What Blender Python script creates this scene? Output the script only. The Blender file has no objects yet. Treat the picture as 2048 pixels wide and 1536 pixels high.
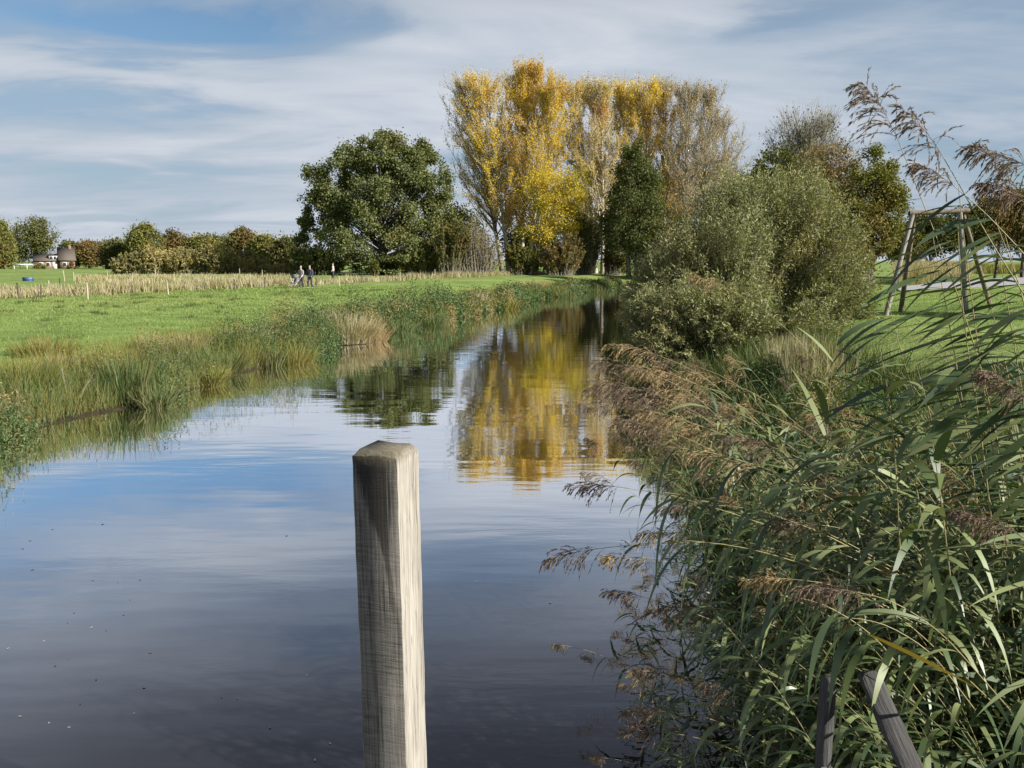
import bpy, math, random
import numpy as np
from mathutils import Vector, Matrix

random.seed(11)
rng = np.random.default_rng(11)
R = math.radians
C = bpy.context.scene.collection
scene = bpy.context.scene

# ------------------------------------------------------------------ camera
CAM_H = 3.0
FOCAL = 1600.0                     # pixels on a 2048 px wide picture
PITCH = math.atan(246.0 / 1600.0)  # looking slightly down from the bridge
cd = bpy.data.cameras.new("camera")
cam = bpy.data.objects.new("camera", cd)
C.objects.link(cam)
cam.location = (0, 0, CAM_H)
cam.rotation_euler = (math.pi / 2 - PITCH, 0, 0)
cd.sensor_width = 36.0
cd.lens = 36.0 * FOCAL / 2048.0
cd.clip_end = 6000
cd.clip_start = 0.05
scene.camera = cam


def ray(px, py):
    u = (px - 1024.0) / FOCAL
    v = (768.0 - py) / FOCAL
    cp, sp = math.cos(PITCH), math.sin(PITCH)
    return np.array([u, cp + v * sp, -sp + v * cp])


def at(px, py, Y):
    """survey: the point seen at that spot of the photo, standing Y metres ahead"""
    d = ray(px, py)
    return np.array([0, 0, CAM_H]) + d * (Y / d[1])


def on(px, py, z=0.0):
    """survey: the point seen at that spot on a level surface z"""
    d = ray(px, py)
    return np.array([0, 0, CAM_H]) + d * ((z - CAM_H) / d[2])


# ------------------------------------------------------------------ objects
def tag(o, label=None, cat=None, group=None, kind=None):
    if label:
        o["label"] = label
    if cat:
        o["category"] = cat
    if group:
        o["group"] = group
    if kind:
        o["kind"] = kind
    return o


def thing(name, label, cat, loc=(0, 0, 0), group=None, rz=0.0):
    o = bpy.data.objects.new(name, None)
    o.empty_display_size = 0.2
    C.objects.link(o)
    o.location = Vector([float(a) for a in loc])
    o.rotation_euler = (0, 0, rz)
    return tag(o, label, cat, group)


class Geo:
    def __init__(self):
        self.v, self.f, self.n = [], [], 0

    def add(self, V, F):
        V = np.asarray(V, dtype=np.float64).reshape(-1, 3)
        F = np.asarray(F, dtype=np.int64).reshape(-1, 4)
        self.v.append(V)
        self.f.append(F + self.n)
        self.n += len(V)
        return self

    def build(self, name, mat, parent=None, smooth=False, origin=None):
        V = np.concatenate(self.v)
        F = np.concatenate(self.f)
        if origin is not None:
            V = V - np.asarray(origin, dtype=np.float64)
        me = bpy.data.meshes.new(name)
        me.vertices.add(len(V))
        me.vertices.foreach_set("co", V.astype(np.float32).ravel())
        me.loops.add(F.size)
        me.loops.foreach_set("vertex_index", F.astype(np.int32).ravel())
        me.polygons.add(len(F))
        me.polygons.foreach_set("loop_start", (np.arange(len(F)) * 4).astype(np.int32))
        me.polygons.foreach_set("loop_total", np.full(len(F), 4, dtype=np.int32))
        me.update(calc_edges=True)
        me.validate()
        if smooth:
            me.polygons.foreach_set("use_smooth", np.ones(len(me.polygons), dtype=bool))
        if mat:
            me.materials.append(mat)
        o = bpy.data.objects.new(name, me)
        C.objects.link(o)
        if parent is not None:
            o.parent = parent
        return o


def copy_thing(src, loc, rot, scale=1.0, label=None, group=None):
    r = src.copy()
    C.objects.link(r)
    r.location = Vector([float(a) for a in loc])
    r.rotation_euler = rot
    r.scale = (scale, scale, scale)
    if label:
        r["label"] = label
    if group:
        r["group"] = group
    for ch in src.children:
        c = ch.copy()
        C.objects.link(c)
        c.parent = r
        for g in ch.children:
            d = g.copy()
            C.objects.link(d)
            d.parent = c
    return r


def unit(a):
    return a / np.maximum(np.linalg.norm(a, axis=-1, keepdims=True), 1e-9)


def rand_unit(n):
    return unit(rng.normal(size=(n, 3)))


def kites(geo, P, D, L, W):
    """leaf-shaped faces at P pointing along D"""
    n = len(P)
    L = np.broadcast_to(np.asarray(L, float), (n,))[:, None]
    W = np.broadcast_to(np.asarray(W, float), (n,))[:, None]
    S = unit(np.cross(D, rand_unit(n)))
    V = np.stack([P, P + D * L * 0.45 + S * W * 0.5, P + D * L, P + D * L * 0.45 - S * W * 0.5], axis=1)
    F = np.arange(n * 4).reshape(n, 4)
    geo.add(V, F)


def ribbons(geo, B, D, L, W, droop, segs=3, base_w=0.7, twist=None, side=None, late=0.0):
    """tapering blades: start B, direction D, length L, width W, bending down by droop"""
    n = len(B)
    L = np.broadcast_to(np.asarray(L, float), (n,))[:, None]
    W = np.broadcast_to(np.asarray(W, float), (n,))[:, None]
    droop = np.broadcast_to(np.asarray(droop, float), (n,))[:, None]
    if side is None:
        S = unit(np.cross(D, np.array([0, 0, 1.0]) + 0.25 * rng.normal(size=(n, 3))))
    else:
        S = unit(side)
    P = B.copy()
    D = unit(D)
    rows = []
    for k in range(segs + 1):
        t = k / segs
        w = base_w + (1 - base_w) * min(1, t * 3.2) if t < 0.32 else 1.0
        if t > 0.32:
            w = max(0.02, 1 - ((t - 0.32) / 0.68) ** 1.6)
        rows.append(np.stack([P - S * W * 0.5 * w, P + S * W * 0.5 * w], axis=1))
        P = P + D * L / segs
        D = unit(D + np.array([0, 0, -1.0]) * droop / segs * (1 + late * (2 * t - 1)))
        if twist is not None:
            S = unit(S + np.cross(D, S) * (np.asarray(twist)[:, None] / segs))
    V = np.stack(rows, axis=1).reshape(n, -1, 3)          # n, (segs+1)*2, 3
    m = (segs + 1) * 2
    f = np.array([[2 * k, 2 * k + 1, 2 * k + 3, 2 * k + 2] for k in range(segs)])
    F = (np.arange(n)[:, None, None] * m + f[None]).reshape(-1, 4)
    geo.add(V.reshape(-1, 3), F)


def tubes(geo, P, rad, sides=5, cap=False):
    """P: n,K,3 paths; rad: n,K"""
    P = np.asarray(P, float)
    if P.ndim == 2:
        P = P[None]
    n, K = P.shape[:2]
    rad = np.broadcast_to(np.asarray(rad, float), (n, K))
    T = np.empty_like(P)
    T[:, 1:-1] = P[:, 2:] - P[:, :-2]
    T[:, 0] = P[:, 1] - P[:, 0]
    T[:, -1] = P[:, -1] - P[:, -2]
    T = unit(T)
    ref = np.where(np.abs(T[:, :1, 2:3]) > 0.9, np.array([1.0, 0.13, 0]), np.array([0.05, 0.02, 1.0]))
    A = unit(np.cross(T, np.broadcast_to(ref, T.shape)))
    Bv = np.cross(T, A)
    th = np.arange(sides) * 2 * math.pi / sides
    ring = (A[:, :, None] * np.cos(th)[None, None, :, None] + Bv[:, :, None] * np.sin(th)[None, None, :, None])
    V = P[:, :, None] + ring * rad[:, :, None, None]
    f = []
    for k in range(K - 1):
        for s in range(sides):
            s2 = (s + 1) % sides
            f.append([k * sides + s, k * sides + s2, (k + 1) * sides + s2, (k + 1) * sides + s])
    if cap and sides == 4:
        f.append([(K - 1) * 4 + s for s in range(4)])
        f.append([3, 2, 1, 0])
    f = np.array(f)
    F = (np.arange(n)[:, None, None] * (K * sides) + f[None]).reshape(-1, 4)
    geo.add(V.reshape(-1, 3), F)


def bez(P0, P1, P2, K):
    t = np.linspace(0, 1, K)[None, :, None]
    P0, P1, P2 = (np.atleast_2d(a)[:, None] for a in (P0, P1, P2))
    return P0 * (1 - t) ** 2 + 2 * P1 * t * (1 - t) + P2 * t ** 2


def box(geo, lo, hi, M=None):
    lo, hi = np.asarray(lo, float), np.asarray(hi, float)
    V = np.array([[x, y, z] for z in (lo[2], hi[2]) for x, y in
                  ((lo[0], lo[1]), (hi[0], lo[1]), (hi[0], hi[1]), (lo[0], hi[1]))])
    if M is not None:
        V = np.array([list(M @ Vector(v)) for v in V])
    geo.add(V, [[3, 2, 1, 0], [4, 5, 6, 7], [0, 1, 5, 4], [1, 2, 6, 5], [2, 3, 7, 6], [3, 0, 4, 7]])


# ------------------------------------------------------------------ materials
class Nodes:
    def __init__(self, name):
        self.m = bpy.data.materials.new(name)
        self.m.use_nodes = True
        self.t = self.m.node_tree
        self.t.nodes.clear()
        self.out = self.t.nodes.new("ShaderNodeOutputMaterial")

    def n(self, kind, **kw):
        x = self.t.nodes.new("ShaderNode" + kind)
        for k, v in kw.items():
            setattr(x, k, v)
        return x

    def l(self, a, b):
        self.t.links.new(a, b)

    def math(self, op, a, b=None, clamp=False):
        x = self.n("Math", operation=op, use_clamp=clamp)
        for i, s in enumerate((a, b)):
            if s is None:
                continue
            if isinstance(s, (int, float)):
                x.inputs[i].default_value = s
            else:
                self.l(s, x.inputs[i])
        return x.outputs[0]

    def noise(self, vec, scale, detail=3, rough=0.55, stretch=None):
        x = self.n("TexNoise")
        x.inputs["Scale"].default_value = scale
        x.inputs["Detail"].default_value = detail
        x.inputs["Roughness"].default_value = rough
        if stretch:
            mp = self.n("Mapping")
            mp.inputs["Scale"].default_value = stretch
            self.l(vec, mp.inputs["Vector"])
            vec = mp.outputs[0]
        self.l(vec, x.inputs["Vector"])
        return x.outputs["Fac"]

    def ramp(self, fac, stops):
        x = self.n("ValToRGB")
        e = x.color_ramp.elements
        while len(e) < len(stops):
            e.new(0.5)
        for i, (p, c) in enumerate(stops):
            e[i].position = p
            e[i].color = (*c, 1) if len(c) == 3 else c
        self.l(fac, x.inputs[0])
        return x.outputs[0]

    def mix(self, fac, a, b, blend="MIX"):
        x = self.n("Mix", data_type="RGBA", blend_type=blend)
        for s, k in ((fac, 0), (a, 6), (b, 7)):
            if isinstance(s, (int, float)):
                x.inputs[k].default_value = s
            elif isinstance(s, tuple):
                x.inputs[k].default_value = (*s, 1)
            else:
                self.l(s, x.inputs[k])
        return x.outputs[2]


def foliage(name, stops, patch=None, patch_scale=0.15, transl=0.3, gloss=0.04, patch_range=(0.45, 0.62), rough=0.75):
    """leaf colours vary from leaf to leaf, and in patches"""
    N = Nodes(name)
    g = N.n("NewGeometry")
    k = len(stops)
    col = N.ramp(g.outputs["Random Per Island"], [(i / max(1, k - 1), c) for i, c in enumerate(stops)])
    if patch:
        nz = N.noise(g.outputs["Position"], patch_scale, 3, 0.6)
        f = N.n("MapRange")
        f.inputs[1].default_value, f.inputs[2].default_value = patch_range
        N.l(nz, f.inputs[0])
        col = N.mix(f.outputs[0], col, N.ramp(g.outputs["Random Per Island"], [(i / max(1, len(patch) - 1), c) for i, c in enumerate(patch)]))
    d = N.n("BsdfDiffuse")
    t = N.n("BsdfTranslucent")
    gl = N.n("BsdfGlossy")
    gl.inputs["Roughness"].default_value = rough
    gl.inputs["Color"].default_value = (0.9, 0.95, 1.0, 1)
    N.l(col, d.inputs[0])
    tc = N.mix(1.0, col, (1.15, 1.2, 0.5), "MULTIPLY")
    N.l(tc, t.inputs[0])
    a = N.n("MixShader")
    a.inputs[0].default_value = transl
    N.l(d.outputs[0], a.inputs[1])
    N.l(t.outputs[0], a.inputs[2])
    b = N.n("MixShader")
    b.inputs[0].default_value = gloss * (0.6 if gloss > 0.1 else 0.25)
    N.l(a.outputs[0], b.inputs[1])
    N.l(gl.outputs[0], b.inputs[2])
    N.l(b.outputs[0], N.out.inputs[0])
    return N.m


def plain(name, c1, c2, scale=6.0, rough=0.8, stretch=None, bump=0.0, metallic=0.0):
    N = Nodes(name)
    tc = N.n("TexCoord").outputs["Object"]
    nz = N.noise(tc, scale, 5, 0.6, stretch)
    col = N.ramp(nz, [(0.3, c1), (0.7, c2)])
    p = N.n("BsdfPrincipled")
    p.inputs["Roughness"].default_value = rough
    p.inputs["Metallic"].default_value = metallic
    N.l(col, p.inputs["Base Color"])
    if bump:
        bp = N.n("Bump")
        bp.inputs["Strength"].default_value = bump
        bp.inputs["Distance"].default_value = 0.02
        N.l(nz, bp.inputs["Height"])
        N.l(bp.outputs[0], p.inputs["Normal"])
    N.l(p.outputs[0], N.out.inputs[0])
    return N.m


M = {}
M["bark"] = plain("bark_brown", (0.05, 0.04, 0.03), (0.15, 0.125, 0.095), 3, 0.9, (1, 1, 0.2), 0.4)
M["bark_pale"] = plain("bark_pale", (0.26, 0.235, 0.17), (0.55, 0.49, 0.37), 2, 0.9, (1, 1, 0.3), 0.3)
M["bark_grey"] = plain("bark_grey", (0.14, 0.13, 0.10), (0.28, 0.26, 0.2), 3, 0.9, (1, 1, 0.3), 0.3)
M["oak"] = foliage("oak_leaves", [(0.075, 0.09, 0.025), (0.11, 0.13, 0.04), (0.155, 0.175, 0.06), (0.20, 0.215, 0.095)],
                   [(0.15, 0.14, 0.035), (0.20, 0.17, 0.05)], 0.12, 0.25, 0.07, (0.56, 0.72))
M["gold"] = foliage("golden_poplar_leaves", [(0.62, 0.42, 0.025), (0.74, 0.55, 0.04), (0.68, 0.52, 0.06), (0.56, 0.44, 0.09)],
                    [(0.62, 0.38, 0.04), (0.52, 0.36, 0.09)], 0.18, 0.4, 0.03)
M["bronze"] = foliage("sparse_bronze_poplar_leaves", [(0.52, 0.40, 0.14), (0.66, 0.50, 0.12), (0.48, 0.39, 0.19), (0.60, 0.49, 0.23)],
                      [(0.55, 0.29, 0.03), (0.48, 0.26, 0.04)], 0.16, 0.3, 0.03, (0.55, 0.68))
M["wilted"] = foliage("wilted_poplar_leaves", [(0.40, 0.32, 0.20), (0.50, 0.38, 0.22), (0.34, 0.28, 0.19)], [(0.5, 0.3, 0.06), (0.42, 0.27, 0.08)], 0.16, 0.3, 0.03, (0.6, 0.72))
M["yellow"] = foliage("yellow_leaves", [(0.55, 0.42, 0.045), (0.62, 0.48, 0.06), (0.46, 0.40, 0.07)],
                      [(0.26, 0.25, 0.04), (0.36, 0.30, 0.04)], 0.25, 0.35, 0.03)
M["alder"] = foliage("alder_leaves", [(0.06, 0.078, 0.02), (0.09, 0.11, 0.03), (0.13, 0.145, 0.045)], None, 0.2, 0.2, 0.06)
M["olive"] = foliage("olive_tree_leaves", [(0.11, 0.12, 0.03), (0.16, 0.165, 0.042), (0.21, 0.20, 0.06)],
                     [(0.24, 0.19, 0.06), (0.18, 0.13, 0.05)], 0.15, 0.25, 0.04, (0.52, 0.66))
M["hazel"] = foliage("hazel_leaves", [(0.20, 0.18, 0.075), (0.27, 0.23, 0.10), (0.15, 0.15, 0.06)], [(0.28, 0.20, 0.08), (0.2, 0.14, 0.07)], 0.2, 0.25, 0.03)
M["dark"] = foliage("dark_tree_leaves", [(0.075, 0.088, 0.026), (0.11, 0.12, 0.036), (0.14, 0.145, 0.05)],
                    [(0.08, 0.07, 0.03), (0.1, 0.085, 0.03)], 0.1, 0.2, 0.04, (0.55, 0.7))
M["rust"] = foliage("rusty_tree_leaves", [(0.18, 0.13, 0.05), (0.21, 0.14, 0.05), (0.14, 0.12, 0.045)],
                    [(0.12, 0.12, 0.04), (0.14, 0.13, 0.045)], 0.15, 0.25, 0.03)
M["scrub"] = foliage("scrub_leaves", [(0.34, 0.29, 0.12), (0.42, 0.35, 0.15), (0.26, 0.24, 0.10)],
                     [(0.17, 0.17, 0.07), (0.22, 0.19, 0.08)], 0.2, 0.25, 0.03)
M["shrub"] = foliage("shrub_leaves", [(0.10, 0.11, 0.028), (0.15, 0.145, 0.035), (0.07, 0.085, 0.025)],
                     [(0.18, 0.13, 0.04), (0.11, 0.08, 0.03)], 0.4, 0.3, 0.03)
M["greytwig"] = foliage("greyish_top_leaves", [(0.15, 0.145, 0.1), (0.2, 0.185, 0.12), (0.11, 0.115, 0.07)], None, 0.3, 0.2, 0.03)
M["willow"] = foliage("willow_leaves", [(0.14, 0.16, 0.065), (0.21, 0.23, 0.10), (0.34, 0.34, 0.18), (0.09, 0.11, 0.045)],
                      [(0.22, 0.215, 0.10), (0.29, 0.265, 0.13), (0.15, 0.155, 0.07)], 0.55, 0.25, 0.06, (0.47, 0.66), 0.65)
M["reed_leaf"] = foliage("reed_leaves", [(0.03, 0.055, 0.02), (0.045, 0.08, 0.025), (0.08, 0.125, 0.04), (0.14, 0.185, 0.065), (0.21, 0.24, 0.10), (0.11, 0.16, 0.05), (0.34, 0.28, 0.09), (0.06, 0.10, 0.03)],
                         None, 1.0, 0.18, 0.105, rough=0.5)
M["reed_yellow"] = foliage("yellowed_reed_leaf", [(0.45, 0.33, 0.06), (0.40, 0.26, 0.05)], None, 1, 0.3, 0.05)
M["reed_stem"] = plain("reed_stem", (0.20, 0.19, 0.07), (0.34, 0.28, 0.13), 9, 0.5)
M["plume"] = foliage("reed_plume", [(0.13, 0.095, 0.075), (0.20, 0.15, 0.115), (0.28, 0.215, 0.165), (0.15, 0.105, 0.085)], None, 1, 0.3, 0.03)
M["plume_gold"] = foliage("reed_plume_tan", [(0.34, 0.255, 0.14), (0.44, 0.34, 0.20), (0.28, 0.20, 0.11)], None, 1, 0.3, 0.03)
M["straw"] = foliage("straw_grass", [(0.42, 0.365, 0.25), (0.50, 0.44, 0.32), (0.34, 0.30, 0.19), (0.24, 0.26, 0.11)],
                     [(0.36, 0.28, 0.17), (0.22, 0.24, 0.09)], 0.35, 0.25, 0.02)
M["bank_grass"] = foliage("bank_grass", [(0.12, 0.16, 0.03), (0.19, 0.21, 0.05), (0.28, 0.24, 0.09), (0.10, 0.15, 0.03)],
                          [(0.36, 0.27, 0.12), (0.24, 0.17, 0.07), (0.18, 0.18, 0.05)], 0.45, 0.28, 0.03, (0.50, 0.64))
M["herb"] = foliage("bank_herbs", [(0.03, 0.055, 0.02), (0.055, 0.10, 0.03), (0.09, 0.145, 0.05), (0.15, 0.20, 0.085)],
                    [(0.20, 0.17, 0.07), (0.30, 0.24, 0.11), (0.12, 0.13, 0.04)], 0.6, 0.25, 0.06, (0.52, 0.60))
M["iris"] = foliage("sedge_blades", [(0.035, 0.08, 0.022), (0.06, 0.125, 0.032), (0.10, 0.165, 0.05), (0.17, 0.19, 0.075), (0.045, 0.085, 0.025)], [(0.13, 0.14, 0.05), (0.20, 0.18, 0.08)], 0.7, 0.3, 0.08)
M["lawn"] = foliage("meadow_blades", [(0.14, 0.225, 0.06), (0.19, 0.28, 0.075), (0.26, 0.335, 0.11), (0.26, 0.29, 0.11)],
                    [(0.09, 0.17, 0.035), (0.13, 0.22, 0.05), (0.24, 0.26, 0.09)], 0.45, 0.3, 0.03, (0.52, 0.66))
M["undergrowth"] = foliage("undergrowth_blades", [(0.05, 0.085, 0.025), (0.08, 0.12, 0.035), (0.12, 0.15, 0.045), (0.2, 0.17, 0.07)],
                           [(0.07, 0.10, 0.03), (0.10, 0.13, 0.04)], 0.8, 0.25, 0.05)


# ------------------------------------------------------------------ terrain
LEFT_PX = [(0, 890), (70, 862), (150, 838), (340, 800), (480, 748), (590, 722), (690, 690), (755, 668), (830, 655), (960, 628), (1050, 608),
           (1075, 598), (1130, 592), (1190, 582), (1245, 574)]
left = [on(px, py, 0.0)[:2] for px, py in LEFT_PX]
left = [np.array([-13.5, -12.0]), np.array([-12.0, 4.0])] + left
right = [np.array(p, float) for p in ((1.9, -12), (1.75, 2.5), (1.8, 4.5), (2.1, 7), (2.7, 11), (3.6, 16), (4.4, 21), (5.6, 28), (8.0, 38), (11.5, 52), (15, 66), (19, 80), (30, 87), (60, 90))]
end = [np.array([60.0, 99.0]), np.array([30.0, 99.5]), np.array([19.0, 98.5])]
POLY = np.array(right + end + left[::-1])
YL = np.array([p[1] for p in left]); XL = np.array([p[0] for p in left])
YR = np.array([p[1] for p in right]); XR = np.array([p[0] for p in right])


def river_distance(x, y):
    """positive on land, negative over the water"""
    x = np.asarray(x, float); y = np.asarray(y, float)
    d2 = np.full(x.shape, 1e18)
    inside = np.zeros(x.shape, bool)
    n = len(POLY)
    for i in range(n):
        a, b = POLY[i], POLY[(i + 1) % n]
        ab = b - a
        t = np.clip(((x - a[0]) * ab[0] + (y - a[1]) * ab[1]) / (ab @ ab), 0, 1)
        dx, dy = x - a[0] - t * ab[0], y - a[1] - t * ab[1]
        d2 = np.minimum(d2, dx * dx + dy * dy)
        c = ((a[1] > y) != (b[1] > y))
        with np.errstate(divide="ignore", invalid="ignore"):
            xi = (b[0] - a[0]) * (y - a[1]) / (b[1] - a[1]) + a[0]
        inside ^= c & (x < xi)
    d = np.sqrt(d2)
    return np.where(inside, -d, d)


def smooth(a, b, x):
    t = np.clip((x - a) / (b - a), 0, 1)
    return t * t * (3 - 2 * t)


def ground_z(x, y):
    x = np.asarray(x, float); y = np.asarray(y, float)
    d = river_distance(x, y)
    mid = (np.interp(y, YL, XL) + np.interp(y, YR, XR)) / 2
    lside = x < mid
    far = smooth(15, 100, y)
    zl = 0.5 * smooth(-0.15, 1.4, d) + (0.32 + 0.40 * far) * smooth(0.6, 9, d)
    zr = 0.55 * smooth(-0.15, 1.6, d) + (0.85 - 0.2 * far) * smooth(0.6, 5.5, d)
    z = np.where(lside, zl, zr)
    bump = 0.05 * np.sin(x * 0.9 + 1.3 * np.sin(y * 0.5)) * np.sin(y * 0.7 + x * 0.2) + 0.03 * np.sin(x * 2.3 + y * 1.1)
    z = z + bump * smooth(0.2, 2, d)
    return np.where(d < 0, np.maximum(-0.9, d * 0.55 - 0.02), z)


def graded(lo, hi, fine_lo, fine_hi, step, grow=1.12):
    a = list(np.arange(fine_lo, fine_hi + 1e-6, step))
    s = step
    while a[-1] < hi:
        s *= grow
        a.append(a[-1] + s)
    s = step
    while a[0] > lo:
        s *= grow
        a.insert(0, a[0] - s)
    return np.array(a)


def grass_ground():
    N = Nodes("meadow_ground")
    pos = N.n("NewGeometry").outputs["Position"]
    big = N.noise(pos, 0.06, 4, 0.6)
    mid = N.noise(pos, 0.45, 5, 0.65, (1, 1.8, 1))
    fine = N.noise(pos, 9.0, 4, 0.7)
    a = N.ramp(big, [(0.35, (0.14, 0.225, 0.055)), (0.52, (0.20, 0.285, 0.08)), (0.68, (0.30, 0.32, 0.12))])
    b = N.mix(N.ramp(mid, [(0.34, (0.8, 0.8, 0.8)), (0.58, (0, 0, 0))]), a, (0.06, 0.115, 0.025))
    c = N.mix(N.ramp(fine, [(0.4, (0, 0, 0)), (0.7, (0.5, 0.5, 0.5))]), b, (0.25, 0.31, 0.09))
    # bare earth where the bank drops to the water, colour deepened for shadow there
    z = N.n("SeparateXYZ")
    N.l(pos, z.inputs[0])
    e = N.n("MapRange")
    e.inputs[1].default_value, e.inputs[2].default_value = 0.62, 0.25
    N.l(z.outputs[2], e.inputs[0])
    d = N.mix(e.outputs[0], c, N.ramp(fine, [(0.3, (0.02, 0.016, 0.01)), (0.7, (0.05, 0.042, 0.022))]))
    p = N.n("BsdfPrincipled")
    p.inputs["Roughness"].default_value = 0.95
    p.inputs["Specular IOR Level"].default_value = 0.15
    N.l(d, p.inputs["Base Color"])
    bp = N.n("Bump")
    bp.inputs["Strength"].default_value = 0.7
    bp.inputs["Distance"].default_value = 0.12
    h = N.math("ADD", N.math("MULTIPLY", fine, 0.6), mid)
    N.l(h, bp.inputs["Height"])
    N.l(bp.outputs[0], p.inputs["Normal"])
    N.l(p.outputs[0], N.out.inputs[0])
    return N.m


gx = graded(-1800, 1800, -20, 14, 0.4)
gy = graded(-60, 3000, -4, 60, 0.4)
XX, YY = np.meshgrid(gx, gy)
ZZ = ground_z(XX, YY)
ids = np.arange(XX.size).reshape(XX.shape)
g = Geo()
g.add(np.stack([XX, YY, ZZ], -1).reshape(-1, 3),
      np.stack([ids[:-1, :-1], ids[:-1, 1:], ids[1:, 1:], ids[1:, :-1]], -1).reshape(-1, 4))
ground = tag(g.build("ground", grass_ground(), smooth=True), "green riverside meadows on both banks", "ground", kind="structure")


def water_material():
    N = Nodes("river_water")
    pos = N.n("NewGeometry").outputs["Position"]
    r1 = N.noise(pos, 1.0, 2, 0.5, (0.35, 1.3, 1))
    r2 = N.noise(pos, 1.0, 3, 0.55, (1.6, 6.5, 1))
    r3 = N.noise(pos, 0.22, 2, 0.5, (0.8, 1.6, 1))
    calm = N.ramp(r3, [(0.38, (0.12, 0.12, 0.12)), (0.62, (1, 1, 1))])
    h = N.math("ADD", N.math("MULTIPLY", r1, 0.9), N.math("MULTIPLY", N.math("MULTIPLY", r2, 0.22), calm))
    bp = N.n("Bump")
    bp.inputs["Strength"].default_value = 1.0
    bp.inputs["Distance"].default_value = WAVE
    N.l(h, bp.inputs["Height"])
    lw = N.n("LayerWeight")
    lw.inputs["Blend"].default_value = 0.5
    N.l(bp.outputs[0], lw.inputs["Normal"])
    mr = N.n("MapRange")
    mr.interpolation_type = "SMOOTHSTEP"
    mr.inputs[1].default_value, mr.inputs[2].default_value = 0.30, 0.80
    mr.inputs[3].default_value, mr.inputs[4].default_value = 0.03, 0.97
    N.l(lw.outputs["Facing"], mr.inputs[0])
    f = mr.outputs[0]
    d = N.n("BsdfDiffuse")
    d.inputs[0].default_value = (0.016, 0.017, 0.018, 1)
    gl = N.n("BsdfGlossy")
    gl.inputs["Roughness"].default_value = 0.015
    gl.inputs["Color"].default_value = (0.97, 0.97, 1.0, 1)
    N.l(bp.outputs[0], gl.inputs["Normal"])
    m = N.n("MixShader")
    N.l(f, m.inputs[0])
    N.l(d.outputs[0], m.inputs[1])
    N.l(gl.outputs[0], m.inputs[2])
    N.l(m.outputs[0], N.out.inputs[0])
    return N.m


WAVE = 0.007
WATER_POW = 1.75
g = Geo()
g.add([[-30, -12, 0], [70, -12, 0], [70, 104, 0], [-30, 104, 0]], [[0, 1, 2, 3]])
tag(g.build("river_water", water_material()), "calm dark river reflecting sky and golden trees", "water", kind="structure")

# ------------------------------------------------------------------ sky and sun
SUN_EL, SUN_AZ = R(29), R(66)          # azimuth: degrees to the right of straight behind the camera
to_sun = Vector((math.sin(SUN_AZ) * math.cos(SUN_EL), -math.cos(SUN_AZ) * math.cos(SUN_EL), math.sin(SUN_EL)))
sd = bpy.data.lights.new("sun", "SUN")
sd.energy = 5.0
sd.angle = R(0.5)
sd.color = (1.0, 0.93, 0.82)
sun = bpy.data.objects.new("sun", sd)
C.objects.link(sun)
sun.rotation_euler = (-to_sun).to_track_quat("-Z", "Y").to_euler()
sun.location = (30, -20, 40)

world = bpy.data.worlds.new("World")
scene.world = world
world.use_nodes = True
wt = world.node_tree
wt.nodes.clear()


class WN(Nodes):
    def __init__(self):
        self.t = wt
        self.out = wt.nodes.new("ShaderNodeOutputWorld")


W = WN()
sky = W.n("TexSky", sky_type="NISHITA")
sky.sun_disc = False
sky.sun_elevation = SUN_EL
sky.sun_rotation = math.atan2(to_sun.x, to_sun.y)
sky.air_density = 1.2
sky.dust_density = 0.6
sky.ozone_density = 2.0
tcg = W.n("TexCoord").outputs["Generated"]
sx = W.n("SeparateXYZ")
W.l(tcg, sx.inputs[0])
az = W.math("ARCTAN2", sx.outputs[0], sx.outputs[1])
hyp = W.math("SQRT", W.math("ADD", W.math("MULTIPLY", sx.outputs[0], sx.outputs[0]), W.math("MULTIPLY", sx.outputs[1], sx.outputs[1])))
el = W.math("ARCTAN2", sx.outputs[2], hyp)
zz = W.math("ADD", W.math("MAXIMUM", sx.outputs[2], 0.0), 0.14)
cx = W.n("CombineXYZ")
W.l(W.math("DIVIDE", sx.outputs[0], zz), cx.inputs[0])
W.l(W.math("DIVIDE", sx.outputs[1], zz), cx.inputs[1])


def cloud_noise(scale, detail, rough, stretch, rot, off, dist=0.3):
    mp = W.n("Mapping")
    mp.inputs["Location"].default_value = off
    mp.inputs["Rotation"].default_value = (0, 0, R(rot))
    mp.inputs["Scale"].default_value = stretch
    W.l(cx.outputs[0], mp.inputs["Vector"])
    x = W.n("TexNoise")
    x.inputs["Scale"].default_value = scale
    x.inputs["Detail"].default_value = detail
    x.inputs["Roughness"].default_value = rough
    x.inputs["Distortion"].default_value = dist
    W.l(mp.outputs[0], x.inputs["Vector"])
    return x.outputs["Fac"]


n_soft = cloud_noise(1.5, 4, 0.55, (0.30, 0.60, 1), -10, (3.1, 1.7, 0))
n_fine = cloud_noise(2.3, 8, 0.58, (0.42, 0.78, 1), -16, (0.4, 5.2, 0), 0.6)
n_wisp = cloud_noise(5.0, 6, 0.6, (0.22, 1.0, 1), -20, (7.7, 2.2, 0), 0.8)
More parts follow.
